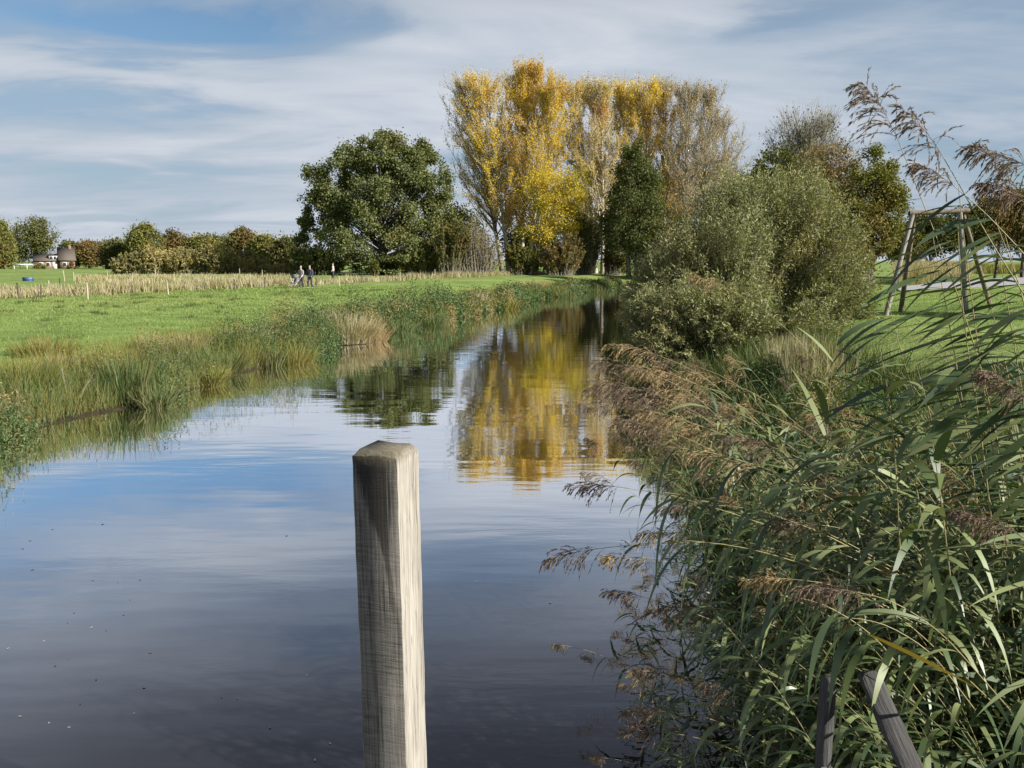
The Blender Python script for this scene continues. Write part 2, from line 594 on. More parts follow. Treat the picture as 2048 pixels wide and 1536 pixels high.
# wander so that the cloud banks get frayed edges
az_w = W.math("ADD", az, W.math("MULTIPLY", W.math("SUBTRACT", n_soft, 0.5), 0.35))
el_w = W.math("ADD", el, W.math("MULTIPLY", W.math("SUBTRACT", n_fine, 0.5), 0.16))
BANKS = [  # azimuth, elevation, half widths, slope, amount (degrees)
    (-24, 14.2, 12, 1.8, -0.06, -0.75), (-38, 18, 9, 3.0, 0.0, -0.30), (-2, 20.5, 7, 1.3, 0.05, -0.22),
    (22, 19.3, 7, 2.2, 0.10, -0.62), (17, 15.0, 5, 1.1, 0.05, -0.30),
    (-22, 10.6, 9, 1.6, -0.04, 0.42), (-12, 12.4, 10, 1.7, 0.08, 0.30), (-6, 16.2, 9, 2.0, 0.12, 0.34), (8, 16.6, 9, 2.2, 0.06, 0.42), (2, 11.0, 16, 4.0, 0.0, 0.30),
    (25, 18.6, 4, 1.0, 0.25, 0.40), (-32, 11.8, 6, 1.3, -0.05, 0.25), (-16, 19, 9, 1.4, -0.1, 0.22), (30, 9, 10, 7, 0, -0.16), (-30, 5.5, 12, 1.2, 0, -0.15), (-28, 3.6, 13, 0.8, 0.0, 0.16),
]
cov = W.math("ADD", 0.57, W.math("MULTIPLY", W.math("SUBTRACT", n_fine, 0.5), 0.85))
cov = W.math("ADD", cov, W.math("MULTIPLY", W.math("SUBTRACT", n_soft, 0.5), 0.9))
cov = W.math("ADD", cov, W.math("MULTIPLY", W.math("SUBTRACT", n_wisp, 0.5), 0.22))
for a0, e0, sa, se, sl, amt in BANKS:
    da = W.math("SUBTRACT", az_w, R(a0))
    de = W.math("SUBTRACT", W.math("SUBTRACT", el_w, R(e0)), W.math("MULTIPLY", da, sl))
    q = W.math("ADD", W.math("POWER", W.math("ABSOLUTE", W.math("DIVIDE", da, R(sa))), 2.0), W.math("POWER", W.math("ABSOLUTE", W.math("DIVIDE", de, R(se))), 2.0))
    cov = W.math("ADD", cov, W.math("MULTIPLY", W.math("POWER", 2.718, W.math("MULTIPLY", q, -1.0)), amt * (0.62 if amt > 0 else 0.85)))
low = W.n("MapRange")
low.inputs[1].default_value, low.inputs[2].default_value = R(9), R(1)
W.l(el, low.inputs[0])
cov = W.math("ADD", cov, W.math("MULTIPLY", low.outputs[0], 0.15))
blue = W.mix(1.0, sky.outputs[0], (0.44, 0.56, 0.66), "MULTIPLY")
thin = W.ramp(cov, [(0.02, (0.12, 0.12, 0.12)), (0.42, (0.72, 0.72, 0.72)), (0.62, (1, 1, 1))])
hi = W.n("MapRange")
hi.inputs[1].default_value, hi.inputs[2].default_value = R(13), R(33)
hi.interpolation_type = "SMOOTHSTEP"
up_ = W.n("MapRange")
up_.inputs[1].default_value, up_.inputs[2].default_value = R(42), R(70)
W.l(el, up_.inputs[0])
W.l(el, hi.inputs[0])
grey = W.mix(up_.outputs[0], W.mix(hi.outputs[0], (2.25, 2.8, 3.5), (0.62, 0.72, 1.0)), (1.6, 1.8, 2.2))
white = W.mix(up_.outputs[0], W.mix(hi.outputs[0], (4.3, 4.5, 4.85), (1.1, 1.2, 1.5)), (2.6, 2.8, 3.2))
cloud = W.mix(W.ramp(cov, [(0.42, (0, 0, 0)), (1.0, (1, 1, 1))]), grey, white)
skyc = W.mix(thin, W.mix(hi.outputs[0], blue, W.mix(1.0, blue, (0.4, 0.4, 0.4), "MULTIPLY")), cloud)
bg = W.n("Background")
bg.inputs["Strength"].default_value = 0.085
W.l(skyc, bg.inputs[0])
W.l(bg.outputs[0], W.out.inputs[0])

scene.view_settings.view_transform = "Standard"
scene.view_settings.look = "None"
scene.view_settings.exposure = 0.95
scene.view_settings.gamma = 1.0


# ------------------------------------------------------------------ trees and bushes
def lobes_at(lobes, Y, depth=None):
    """(px, py, half width px, half height px[, dy]) -> world ellipsoids standing near Y"""
    out = []
    for L in lobes:
        px, py, hx, hy = L[:4]
        dy = L[4] if len(L) > 4 else 0.0
        c = at(px, py, Y + dy)
        s = (Y + dy) / FOCAL / math.cos(PITCH) * 1.0
        rx, rz = hx * s, hy * s
        ry = depth if depth else rx * 0.85
        out.append((c[0], c[1], c[2], rx, ry, rz))
    return out


def sample_lobes(lobes, n, shell=0.6):
    w = np.array([(l[3] * l[4] * l[5]) ** 0.75 for l in lobes])
    k = rng.choice(len(lobes), n, p=w / w.sum())
    L = np.array(lobes)[k]
    u = rand_unit(n)
    r = np.where(rng.random(n) < shell, 0.72 + 0.28 * rng.random(n), rng.random(n) ** (1 / 3))
    return L[:, :3] + u * L[:, 3:6] * r[:, None], L, u


def tree(name, label, cat, base, lobes, leafmat, barkmat, clumps=120, leaves=8000, leaf=0.3, spread=0.16, r0=0.35,
         top=None, upsweep=0.55, limbs=40, twigs=0, twig_len=1.5, group=None, trunks=None, shell=0.6, twig_r=0.02, lim_r=0.25, up_bias=0.0,
         leaf_w=0.7):
    base = np.asarray(base, float)
    t = thing(name, label, cat, base, group)
    Cc, L, U = sample_lobes(lobes, clumps, shell)
    zmax = max(l[2] + l[5] for l in lobes)
    gb = Geo()
    tr = trunks or [(base, top)]
    paths = []
    for b, tp in tr:
        b = np.asarray(b, float)
        if tp is None:
            cl_ = np.mean([l[:3] for l in lobes], axis=0)
            tp = np.array([cl_[0], cl_[1], base[2] + (zmax - base[2]) * 0.85])
        tp = np.asarray(tp, float)
        midp = (b + tp) / 2 + rng.normal(size=3) * np.array([1, 1, 0]) * 0.02 * np.linalg.norm(tp - b)
        p = bez(b - np.array([0, 0, 0.3]), midp, tp, 9)[0]
        rr = r0 * (1 - np.linspace(0, 1, 9) ** 0.9 * 0.93)
        rr[0] *= 1.25
        tubes(gb, p, rr[None], 7)
        paths.append((p, rr))
    n_l = min(limbs, clumps)
    if n_l:
        idx = rng.choice(clumps, n_l, replace=False)
        P0, P1, P2, RR = [], [], [], []
        for i in idx:
            p, rr = paths[rng.integers(len(paths))] if len(paths) > 1 and False else min(
                paths, key=lambda q: abs(q[0][6][0] - Cc[i][0]) + abs(q[0][6][1] - Cc[i][1]))
            za = p[0][2] + max(0.12 * (zmax - p[0][2]), (Cc[i][2] - p[0][2]) * upsweep * rng.uniform(0.8, 1.1))
            tt = np.clip((za - p[0][2]) / (p[-1][2] - p[0][2]), 0.08, 0.95)
            k = tt * 8
            k0 = int(k)
            q = p[k0] * (1 - (k - k0)) + p[min(8, k0 + 1)] * (k - k0)
            P0.append(q)
            P2.append(Cc[i])
            c = (q + Cc[i]) / 2
            c[2] += -0.08 * abs(Cc[i][2] - q[2]) if upsweep < 0.7 else -0.12 * (Cc[i][2] - q[2])
            P1.append(c + rng.normal(size=3) * 0.06 * np.linalg.norm(Cc[i] - q))
            ra = lim_r * np.interp(k, range(9), rr)
            RR.append(np.linspace(max(ra, 0.03), 0.02, 6))
        tubes(gb, bez(np.array(P0), np.array(P1), np.array(P2), 6), np.array(RR), 4)
    if twigs:
        k = rng.integers(clumps, size=twigs)
        s = Cc[k] + rng.normal(size=(twigs, 3)) * L[k][:, 3:6] * spread * 0.6
        ctr = L[k][:, :3] - np.array([0, 0, 1.0]) * L[k][:, 5:6] * 0.8
        d = unit(unit(s - ctr) + 0.35 * rng.normal(size=(twigs, 3)) + np.array([0, 0, up_bias]))
        ln = twig_len * (0.5 + rng.random(twigs))[:, None]
        e = s + d * ln
        m = (s + e) / 2 + rng.normal(size=(twigs, 3)) * 0.08 * ln
        tubes(gb, bez(s - d * ln * 0.5, m, e, 4), np.broadcast_to(np.linspace(twig_r, twig_r * 0.35, 4), (twigs, 4)), 3)
    gb.build("trunk", barkmat, t, True, base)
    if leaves:
        gl = Geo()
        # unequal clumps: some full, some thin
        wt_ = rng.gamma(2.2, 1.0, clumps)
        k = rng.choice(clumps, leaves, p=wt_ / wt_.sum())
        P = Cc[k] + rng.normal(size=(leaves, 3)) * np.minimum(L[k][:, 3:6], L[k][:, 3:6].mean()) * spread
        D = unit(rng.normal(size=(leaves, 3)) + U[k] * 0.5 + np.array([0, 0, -0.25]))
        ls = leaf * (0.6 + 0.8 * rng.random(leaves))
        kites(gl, P, D, ls, ls * leaf_w)
        gl.build("crown", leafmat, t, False, base)
    return t


def bush(name, label, cat, base, patch, lobes, leafmat, stemmat, shoots=300, leaves=20000, leaf=(0.1, 0.03), stem_r=0.012, group=None,
         bow=0.25, start=0.25, ext=0.1, shell=0.5, fan=0.5):
    base = np.asarray(base, float)
    t = thing(name, label, cat, base, group)
    T, L, U = sample_lobes(lobes, shoots, shell)
    a = rng.random(shoots) * 2 * math.pi
    rr = np.sqrt(rng.random(shoots))
    P0 = base + np.stack([np.cos(a) * rr * patch[0], np.sin(a) * rr * patch[1], np.full(shoots, -0.05)], -1)
    # root each shoot near the side of the clump it leans to
    P0[:, 0] = P0[:, 0] * (1 - fan) + fan * np.clip(T[:, 0], base[0] - patch[0], base[0] + patch[0])
    mid = P0 * 0.45 + T * 0.55
    mid[:, 2] += bow * (T[:, 2] - P0[:, 2])
    mid += rng.normal(size=mid.shape) * 0.07 * (T[:, 2:3] - P0[:, 2:3])
    K = 7
    paths = bez(P0, mid, T + (T - mid) * ext, K)
    gs = Geo()
    tubes(gs, paths, np.broadcast_to(np.linspace(stem_r, stem_r * 0.25, K), (shoots, K)), 3)
    gs.build("stems", stemmat, t, True, base)
    gl = Geo()
    k = rng.integers(shoots, size=leaves)
    tt = start + (1 - start) * np.sqrt(rng.random(leaves))
    x = tt * (K - 1)
    i0 = np.minimum(x.astype(int), K - 2)
    f = (x - i0)[:, None]
    P = paths[k, i0] * (1 - f) + paths[k, i0 + 1] * f
    tan = unit(paths[k, i0 + 1] - paths[k, i0])
    jit = rng.normal(size=(leaves, 3))
    P = P + jit * (0.05 + 0.10 * (T[k, 2:3] - base[2]) * 0.35) * 0.5
    D = unit(tan * 0.8 + rng.normal(size=(leaves, 3)) * 0.75 + np.array([0, 0, -0.15]))
    s = 0.6 + 0.8 * rng.random(leaves)
    kites(gl, P, D, leaf[0] * s, leaf[1] * s)
    gl.build("foliage", leafmat, t, False, base)
    return t


def foot(px, py, Y):
    p = at(px, py, Y)
    p[2] = float(ground_z(p[0], p[1]))
    return p


# ---- the big round oak
tree("oak_tree", "big round dark green tree standing left of the golden poplars", "tree", foot(768, 545, 106),
     lobes_at([(775, 360, 70, 85), (700, 380, 70, 85), (845, 380, 60, 85), (660, 440, 62, 75), (740, 450, 95, 85, -3), (860, 460, 50, 75), (640, 490, 45, 45),
               (760, 320, 62, 48), (690, 330, 40, 40), (820, 320, 45, 42), (880, 420, 34, 55), (625, 430, 32, 32), (800, 480, 80, 55, -3), (860, 505, 45, 35, -2), (690, 500, 60, 40, -2), (640, 515, 40, 28, -2), (730, 520, 50, 26, -4), (800, 522, 50, 24, -4), (600, 430, 22, 26), (895, 460, 30, 48), (760, 300, 50, 34), (860, 360, 42, 50), (885, 410, 34, 55), (830, 330, 46, 46), (800, 400, 80, 80, -2), (660, 370, 46, 60), (620, 460, 36, 55), (640, 525, 46, 24, -4), (710, 530, 50, 20, -6), (790, 530, 50, 20, -6), (870, 520, 44, 28, -4), (615, 500, 30, 40)], 106),
     M["oak"], M["bark"], clumps=400, leaves=135000, leaf=0.27, spread=0.128, shell=0.6, r0=0.7, upsweep=0.45, limbs=110)

# ---- golden poplars
def poplar(label, bpx, tpx, W, Y, leafmat, bark, leaves, limbs=46, low=0.2, bare=0.0, r0=0.34, leaf=0.165):
    """fastigiate crown: steep limbs off a tall trunk, twigs off the limbs, leaves along the twigs"""
    base = foot(bpx, 541, Y)
    top = at(tpx[0], tpx[1] + 20, Y)
    t = thing("poplar_tree", label, "tree", base, "poplars in autumn leaf")
    H = top[2] - base[2]
    Wm = W * Y / FOCAL
    K = 11
    bend = base + (top - base) * np.array([0.38, 0.5, 0.55])
    tp = bez(base - np.array([0, 0, 0.4]), bend, top, K)[0]
    tr = r0 * (1 - np.linspace(0, 1, K) ** 0.85 * 0.94)
    tr[0] *= 1.3
    gb, gl = Geo(), Geo()
    tubes(gb, tp, tr[None], 8)

    def on_trunk(u):
        x = np.clip(u, 0, 0.999) * (K - 1)
        i = x.astype(int)
        f = (x - i)[:, None]
        return tp[i] * (1 - f) + tp[i + 1] * f

    u = low + (0.93 - low) * rng.random(limbs) ** 1.25
    P0 = on_trunk(u)
    az_ = rng.random(limbs) * 6.283
    ue = np.clip(u + 0.10 + 0.24 * rng.random(limbs), 0, 1.0)
    prof = np.interp(ue, [0.2, 0.45, 0.65, 0.85, 1.0], [0.95, 1.0, 0.95, 0.80, 0.42])
    rad_ = Wm * prof * np.sqrt(0.05 + 0.95 * rng.random(limbs))
    out_ = np.stack([np.cos(az_), np.sin(az_) * 0.8, np.zeros(limbs)], -1)
    P2 = on_trunk(ue) + out_ * rad_[:, None]
    P1 = P0 * 0.5 + P2 * 0.5 + out_ * rad_[:, None] * 0.18 - np.array([0, 0, 1.0]) * (0.06 * (P2 - P0)[:, 2:3])
    KL = 8
    lim = bez(P0, P1, P2, KL)
    lr = np.interp(u * (K - 1), range(K), tr)[:, None] * 0.42 * np.linspace(1, 0.12, KL)[None]
    tubes(gb, lim, np.maximum(lr, 0.018), 5)
    nt = limbs * 18
    k = rng.integers(limbs, size=nt)
    x = (0.28 + 0.72 * rng.random(nt)) * (KL - 1)
    i = np.minimum(x.astype(int), KL - 2)
    f = (x - i)[:, None]
    B = lim[k, i] * (1 - f) + lim[k, i + 1] * f
    tg = unit(lim[k, i + 1] - lim[k, i])
    D = unit(tg * 0.7 + rng.normal(size=(nt, 3)) * 0.55 + np.array([0, 0, 0.45]))
    tl = (0.7 + 1.3 * rng.random(nt)) * (0.6 + 0.07 * Wm)
    E = B + D * tl[:, None]
    tw = bez(B, (B + E) / 2 + rng.normal(size=(nt, 3)) * 0.08 * tl[:, None], E + np.array([0, 0, 0.25]) * tl[:, None], 4)
    tubes(gb, tw, np.broadcast_to(np.linspace(0.022, 0.008, 4), (nt, 4)), 3)
    gb.build("trunk", bark, t, True, base)
    wt_ = rng.gamma(1.3, 1.0, nt) * np.where(rng.random(nt) < bare, 0.05, 1.0)
    kk = rng.choice(nt, leaves, p=wt_ / wt_.sum())
    x = rng.random(leaves) * 3
    i = np.minimum(x.astype(int), 2)
    f = (x - i)[:, None]
    P = tw[kk, i] * (1 - f) + tw[kk, i + 1] * f + rng.normal(size=(leaves, 3)) * 0.17
    ls = leaf * (0.55 + 0.8 * rng.random(leaves))
    kites(gl, P, unit(rng.normal(size=(leaves, 3)) + np.array([0, 0, -0.35])), ls, ls * 0.8)
    gl.build("crown", leafmat, t, False, base)
    return t


# label, base px, top px, half width px, distance, leaves, leaf material, share of bare twigs
for lab, bpx, tpx, Wp, Y, nl, mat, bare, bark in [
    ("leftmost poplar, leaning left with thin bronze leaves", 1006, (922, 150), 42, 113, 7500, "bronze", 0.45, "bark_grey"),
    ("second poplar from the left, leaning left with dull gold crown", 1018, (968, 142), 48, 110, 18000, "gold", 0.12, "bark_pale"),
    ("tallest poplar with the densest deep golden crown", 1043, (1060, 126), 52, 112, 30000, "gold", 0.0, "bark_pale"),
    ("golden poplar right beside the tallest one, with a fork low down", 1056, (1108, 160), 50, 109, 18000, "gold", 0.15, "bark_pale"),
    ("thin bronze poplar at the gap in the middle of the row", 1192, (1150, 160), 46, 116, 14000, "bronze", 0.35, "bark_pale"),
    ("bronze poplar with a straight pale trunk left of the dark alder", 1206, (1203, 155), 40, 110, 12500, "bronze", 0.2, "bark_pale"),
    ("golden poplar rising directly behind the dark alder's left side", 1236, (1252, 158), 36, 115, 14000, "gold", 0.1, "bark_pale"),
    ("golden poplar rising behind the dark alder's right side", 1290, (1293, 155), 38, 112, 17000, "gold", 0.05, "bark_pale"),
    ("slim bronze poplar just right of the dark alder", 1328, (1326, 152), 30, 114, 7500, "bronze", 0.4, "bark_grey"),
    ("nearly bare poplar with a grey forked trunk, third from the right", 1366, (1376, 160), 40, 110, 6500, "wilted", 0.55, "bark_grey"),
    ("nearly bare brown poplar, second from the right end", 1402, (1418, 166), 44, 113, 6500, "wilted", 0.55, "bark_grey"),
    ("almost leafless poplar at the right end of the row", 1440, (1452, 218), 42, 116, 4200, "wilted", 0.65, "bark_grey"),
]:
    poplar(lab, bpx, tpx, Wp * 1.75, Y, M[mat], M[bark], int(nl * 1.55), 88, 0.2, bare)

# ---- low bright yellow tree with pale stems
tree("yellow_maple", "low bright yellow tree with three pale stems under the poplars", "tree", foot(1085, 542, 104),
     lobes_at([(1090, 390, 45, 45), (1130, 380, 45, 38), (1100, 440, 52, 42), (1150, 360, 28, 28), (1070, 465, 32, 25), (1130, 440, 40, 30)], 104), M["yellow"], M["bark_pale"],
     clumps=120, leaves=17000, leaf=0.2, spread=0.22, r0=0.16, limbs=30,
     trunks=[(foot(1074, 543, 104), at(1085, 400, 104)), (foot(1085, 543, 104), at(1110, 390, 104)), (foot(1097, 543, 104), at(1130, 380, 104))], upsweep=0.5)

# ---- dark alder in front of the poplars
tree("alder_tree", "dark green cone shaped alder standing before the golden poplars", "tree", foot(1266, 540, 102),
     lobes_at([(1270, 305, 20, 30), (1270, 360, 42, 45), (1265, 420, 58, 48), (1300, 400, 28, 50), (1240, 450, 34, 50), (1285, 470, 42, 45), (1262, 340, 34, 40)], 102), M["alder"], M["bark"],
     clumps=170, leaves=36000, leaf=0.22, spread=0.17, r0=0.3, limbs=60,
     trunks=[(foot(1258, 540, 102), at(1266, 300, 102)), (foot(1272, 540, 102), at(1282, 340, 102)), (foot(1283, 540, 102), at(1300, 380, 102))], upsweep=0.75)

# ---- under the poplars: scrub, each its own bush
UND = [
    ("bare_shrub", "leafless brown shrub between the oak and the poplar trunks", (955, 545), 101, [(955, 490, 45, 50), (940, 470, 30, 35), (985, 500, 25, 40)], "rust", 900, 2.2, 420),
    ("olive_shrub", "olive shrub tucked beside the oak's right foot", (900, 545), 100, [(895, 490, 32, 45), (915, 470, 26, 34)], "shrub", 3600, 2.0, 200),
    ("yellow_green_shrub", "yellow green shrub low under the leaning poplars", (1050, 545), 102, [(1050, 520, 36, 26), (1030, 505, 20, 22)], "shrub", 3000, 1.5, 160),
    ("brown_shrub", "brownish shrub under the bright yellow tree", (1120, 545), 101, [(1120, 515, 45, 30), (1145, 500, 26, 36)], "rust", 3200, 1.8, 220),
    ("dark_shrub", "dark shrub filling the gap left of the pale poplar trunk", (1170, 545), 106, [(1170, 490, 32, 50), (1160, 460, 24, 36)], "dark", 3600, 1.5, 160),
    ("mottled_shrub", "mottled green shrub between the pale trunk and the alder", (1225, 545), 107, [(1225, 490, 24, 52), (1235, 520, 26, 25)], "shrub", 2600, 1.5, 160),
    ("leafy_shrub", "leafy shrub on the bank right of the alder", (1320, 545), 100, [(1325, 500, 40, 44), (1300, 525, 30, 22), (1360, 480, 40, 50)], "shrub", 5200, 1.5, 200),
    ("yellow_shrub", "small lone yellow green bush in front of the oak", (748, 553), 94, [(748, 537, 9, 15)], "shrub", 500, 0.5, 40),
    ("shade_shrub", "dark low shrub under the oak's left side", (640, 548), 104, [(640, 520, 55, 30), (600, 515, 36, 30)], "dark", 4200, 3.0, 180),
    ("ivy_shrub", "green shrub spread under the oak's right side", (850, 548), 102, [(850, 515, 45, 32), (820, 525, 40, 22)], "olive", 4200, 2.5, 180),
]
for nm, lab, (bx, by), Y, lob, mat, nl, pt, sh in UND:
    bush(nm, lab, "shrub", foot(bx, by, Y), (pt, pt), lobes_at(lob, Y), M[mat], M["bark_grey"], shoots=sh, leaves=nl * 3, leaf=(0.25, 0.15), stem_r=0.028,
         start=0.15, bow=0.15)

# ---- wood behind the poplars
BACK = [("dark tree far behind the gap between oak and poplars", 925, [(925, 470, 40, 60), (900, 480, 40, 50)], "dark"),
        ("dark tree far behind the yellow tree", 1060, [(1060, 490, 50, 45)], "dark"),
        ("olive tree far behind the middle of the poplar row", 1150, [(1150, 470, 55, 65)], "olive"),
        ("orange tree showing low behind the alder's right side", 1350, [(1345, 395, 40, 45), (1330, 460, 40, 50)], "gold"),
        ("yellow orange tree low behind the nearly bare poplars", 1410, [(1405, 390, 38, 40), (1440, 385, 36, 38)], "yellow"),
        ("olive tree seen low at the right end of the poplars", 1470, [(1465, 395, 42, 45), (1500, 410, 34, 40)], "olive"),
        ("shaded tree behind the alder's foot", 1250, [(1250, 480, 60, 60)], "dark")]
for lab, bx, lob, mat in BACK:
    Y = 128
    tree("background_tree", lab, "tree", foot(bx, 542, Y), lobes_at(lob, Y), M[mat], M["bark"], clumps=80, leaves=9000, leaf=0.34, spread=0.22, r0=0.25, limbs=20)

# ---- right of the river, behind the willow
tree("ash_tree", "tall bare topped grey tree rising behind the willow", "tree", foot(1612, 540, 84),
     lobes_at([(1608, 262, 52, 44), (1580, 290, 42, 34), (1635, 285, 38, 36), (1605, 320, 60, 40)], 84), M["greytwig"], M["bark_grey"], clumps=130, leaves=1900, leaf=0.22, spread=0.24,
     r0=0.3, upsweep=0.8, limbs=110, twigs=1500, twig_len=1.0, twig_r=0.022, up_bias=0.8, lim_r=0.3)
tree("green_maple", "dark green round tree behind the willow's left shoulder", "tree", foot(1570, 545, 78),
     lobes_at([(1555, 340, 42, 42), (1535, 350, 28, 28), (1575, 380, 45, 50), (1560, 420, 50, 55)], 78), M["dark"], M["bark"], clumps=120, leaves=16000, leaf=0.22, spread=0.19, r0=0.3, limbs=50)
tree("brown_hazel", "brownish olive tree above the willow, left of the tall dark one", "tree", foot(1660, 545, 72),
     lobes_at([(1660, 350, 55, 55), (1620, 380, 50, 50), (1690, 370, 45, 50), (1650, 430, 70, 60)], 72), M["hazel"], M["bark_grey"], clumps=190, leaves=24000, leaf=0.17, spread=0.2, r0=0.25, limbs=80,
     twigs=900, twig_len=0.9, twig_r=0.018)
tree("broad_oak", "tall dark green tree at the right edge of the copse, left of the swing frame", "tree", foot(1740, 545, 66),
     lobes_at([(1745, 340, 36, 38), (1740, 400, 50, 55), (1770, 420, 40, 60), (1775, 380, 26, 40), (1750, 470, 55, 40), (1700, 440, 40, 60)], 66), M["olive"], M["bark"], clumps=200, leaves=34000, leaf=0.18,
     spread=0.19, r0=0.35, limbs=60)
bush("yellow_hedge", "yellow green bush low behind the willow's right edge", "shrub", foot(1715, 545, 58), (1.4, 1.0),
     lobes_at([(1715, 515, 36, 26), (1690, 500, 24, 30)], 58), M["shrub"], M["bark_grey"], 160, 1600, (0.26, 0.16), 0.02)

FAR_R = [("rusty brown tree at the far right behind the reed plumes", 1990, [(1985, 440, 44, 46), (2030, 430, 40, 44)], "rust"),
         ("dark green tree behind the swing frame's right leg", 1925, [(1925, 455, 38, 34), (1955, 450, 34, 40)], "dark"),
         ("dark low tree seen through the swing frame", 1870, [(1870, 470, 40, 32), (1840, 460, 28, 28)], "dark"),
         ("rusty tree with low branches at the right edge of the view", 2045, [(2050, 440, 46, 60)], "rust"),
         ("olive tree between the copse and the swing frame", 1815, [(1815, 490, 34, 36)], "olive")]
for lab, bx, lob, mat in FAR_R:
    tree("distant_tree", lab, "tree", foot(bx, 545, 96), lobes_at(lob, 96), M[mat], M["bark"], clumps=90, leaves=11000, leaf=0.26, spread=0.2, r0=0.25, limbs=25)

# ---- trees standing right of the view, throwing the shade bands on the meadow
tree("birch_tree", "birch standing just outside the view, shading the right meadow", "tree", (19.0, 7.0, 1.4), [(19, 7, 5.6, 1.8, 1.6, 3.0), (19.3, 7.2, 8.3, 1.2, 1.2, 1.8), (18.6, 6.8, 4.2, 1.4, 1.4, 1.4)], M["olive"], M["bark_pale"],
     clumps=90, leaves=4500, leaf=0.3, spread=0.2, r0=0.16, limbs=30)
tree("birch_tree", "birch farther right outside the view, shading the swing frame", "tree", (28.0, 17.3, 1.4), [(28, 17.3, 7.0, 2.0, 1.8, 4.2), (28.3, 17.4, 10.4, 1.4, 1.4, 2.0)], M["olive"], M["bark_pale"],
     clumps=90, leaves=4500, leaf=0.3, spread=0.2, r0=0.16, limbs=30)
bush("shade_bush", "added unseen bush just right of the view, shading the near reeds", "bush", (5.6, 1.0, 0.9), (0.4, 0.4), [(5.5, 1.0, 1.7, 0.8, 1.2, 0.7), (5.0, 0.2, 1.5, 0.7, 0.7, 0.6)],
     M["olive"], M["bark"], 140, 6000, (0.07, 0.05), 0.012)  # unseen bush, added to cast shade on the near reeds

# ---- the tree line on the left
LINE = [("large broad tree at the far left beside the house", 68, [(70, 478, 44, 34), (45, 498, 32, 34), (98, 488, 25, 26), (70, 455, 26, 18)], "dark", 204),
        ("tree cut by the left edge of the view", -5, [(-2, 490, 26, 46)], "olive", 178),
        ("small dark tree right of the far house", 138, [(138, 512, 18, 26)], "dark", 200),
        ("rust coloured tree right of the far house", 180, [(180, 508, 28, 22), (180, 495, 14, 12)], "rust", 200),
        ("dark tree left of the tallest hedge tree", 232, [(232, 510, 26, 26)], "dark", 180),
        ("tallest hedge tree with a twiggy top above the scrub", 292, [(290, 492, 32, 34), (297, 470, 18, 18)], "olive", 175),
        ("brownish tree in the hedge right of the tallest one", 350, [(350, 495, 28, 26)], "rust", 180),
        ("round olive tree in the middle of the hedge", 405, [(405, 500, 32, 24)], "olive", 180),
        ("dark green tree right of the hedge's middle", 445, [(445, 500, 26, 24)], "dark", 190),
        ("twiggy brown tree with a pointed top in the hedge", 485, [(485, 492, 28, 30), (482, 472, 12, 14)], "rust", 170),
        ("olive tree second from the oak in the hedge", 532, [(532, 505, 30, 26)], "olive", 165),
        ("dark tree in the hedge touching the oak's left side", 580, [(575, 510, 30, 30)], "dark", 160)]
for lab, bx, lob, mat, Y in LINE:
    tree("hedge_tree", lab, "tree", foot(bx, 546, Y), lobes_at(lob, Y), M[mat], M["bark"], clumps=90, leaves=10500, leaf=0.42, spread=0.2, r0=0.35, limbs=25, twigs=120, twig_len=1.3, twig_r=0.04)

SCR = [("pale straw and olive scrub bush at the left end of the scrub", 262, [(262, 535, 34, 22)]),
       ("dark mottled scrub bush beside the left end of the scrub", 310, [(310, 528, 32, 28)]),
       ("straw coloured scrub bush in the middle of the scrub", 372, [(372, 528, 36, 26)]),
       ("tall pale scrub bush right of the scrub's middle", 432, [(432, 524, 36, 30)]),
       ("yellowish scrub bush at the right end of the scrub", 495, [(495, 532, 40, 22)]),
       ("low greyish bush beside the people", 560, [(562, 548, 24, 14)])]
for lab, bx, lob in SCR:
    bush("scrub_bush", lab, "shrub", foot(bx, 553, 112), (3.0, 2.0), lobes_at([(l[0], l[1] - 4, l[2] * 1.15, l[3] * 1.2) for l in lob], 112), M["scrub"], M["bark_grey"], 260, 9000, (0.27, 0.14), 0.025, group=None, start=0.1)

# ---- grey-green willow over the water
bush("willow_bush", "large grey green willow bush overhanging the right bank", "bush", foot(1520, 720, 24), (2.4, 1.4),
     lobes_at([(1540, 470, 110, 90), (1430, 500, 90, 90), (1640, 520, 75, 110), (1500, 420, 90, 60), (1600, 420, 60, 60), (1380, 560, 75, 70), (1480, 580, 90, 80), (1600, 600, 90, 70),
               (1335, 590, 65, 75), (1690, 600, 40, 70), (1570, 680, 90, 50)], 24, 1.7), M["willow"], M["bark_grey"], shoots=1900, leaves=330000, leaf=(0.105, 0.028), stem_r=0.010, start=0.12, bow=0.06, fan=0.5, shell=0.3, ext=0.32)
bush("willow_bush", "low dark willow drooping to the water in front of the large one", "bush", foot(1440, 740, 20.5), (1.5, 0.9),
     lobes_at([(1370, 620, 100, 65), (1310, 650, 60, 65), (1420, 690, 90, 60), (1470, 640, 80, 70), (1335, 715, 80, 35), (1510, 690, 60, 60), (1570, 690, 80, 55), (1620, 660, 60, 60), (1540, 740, 70, 40)], 20.3, 1.3), M["willow"], M["bark_grey"], shoots=1000, leaves=150000,
     leaf=(0.095, 0.028), stem_r=0.009, start=0.12, bow=0.2, fan=0.5, shell=0.35, ext=0.3)


bush("willow_bush", "middle grey green willow joining the large one and the low one over the water", "bush", foot(1410, 715, 22.5), (1.8, 1.0),
     lobes_at([(1400, 540, 105, 80), (1325, 590, 75, 70), (1460, 490, 75, 75), (1300, 635, 50, 50), (1450, 600, 90, 70)], 22.3, 1.3), M["willow"], M["bark_grey"], shoots=1000, leaves=130000,
     leaf=(0.10, 0.026), stem_r=0.009, start=0.12, bow=0.08, fan=0.6, shell=0.3, ext=0.3)


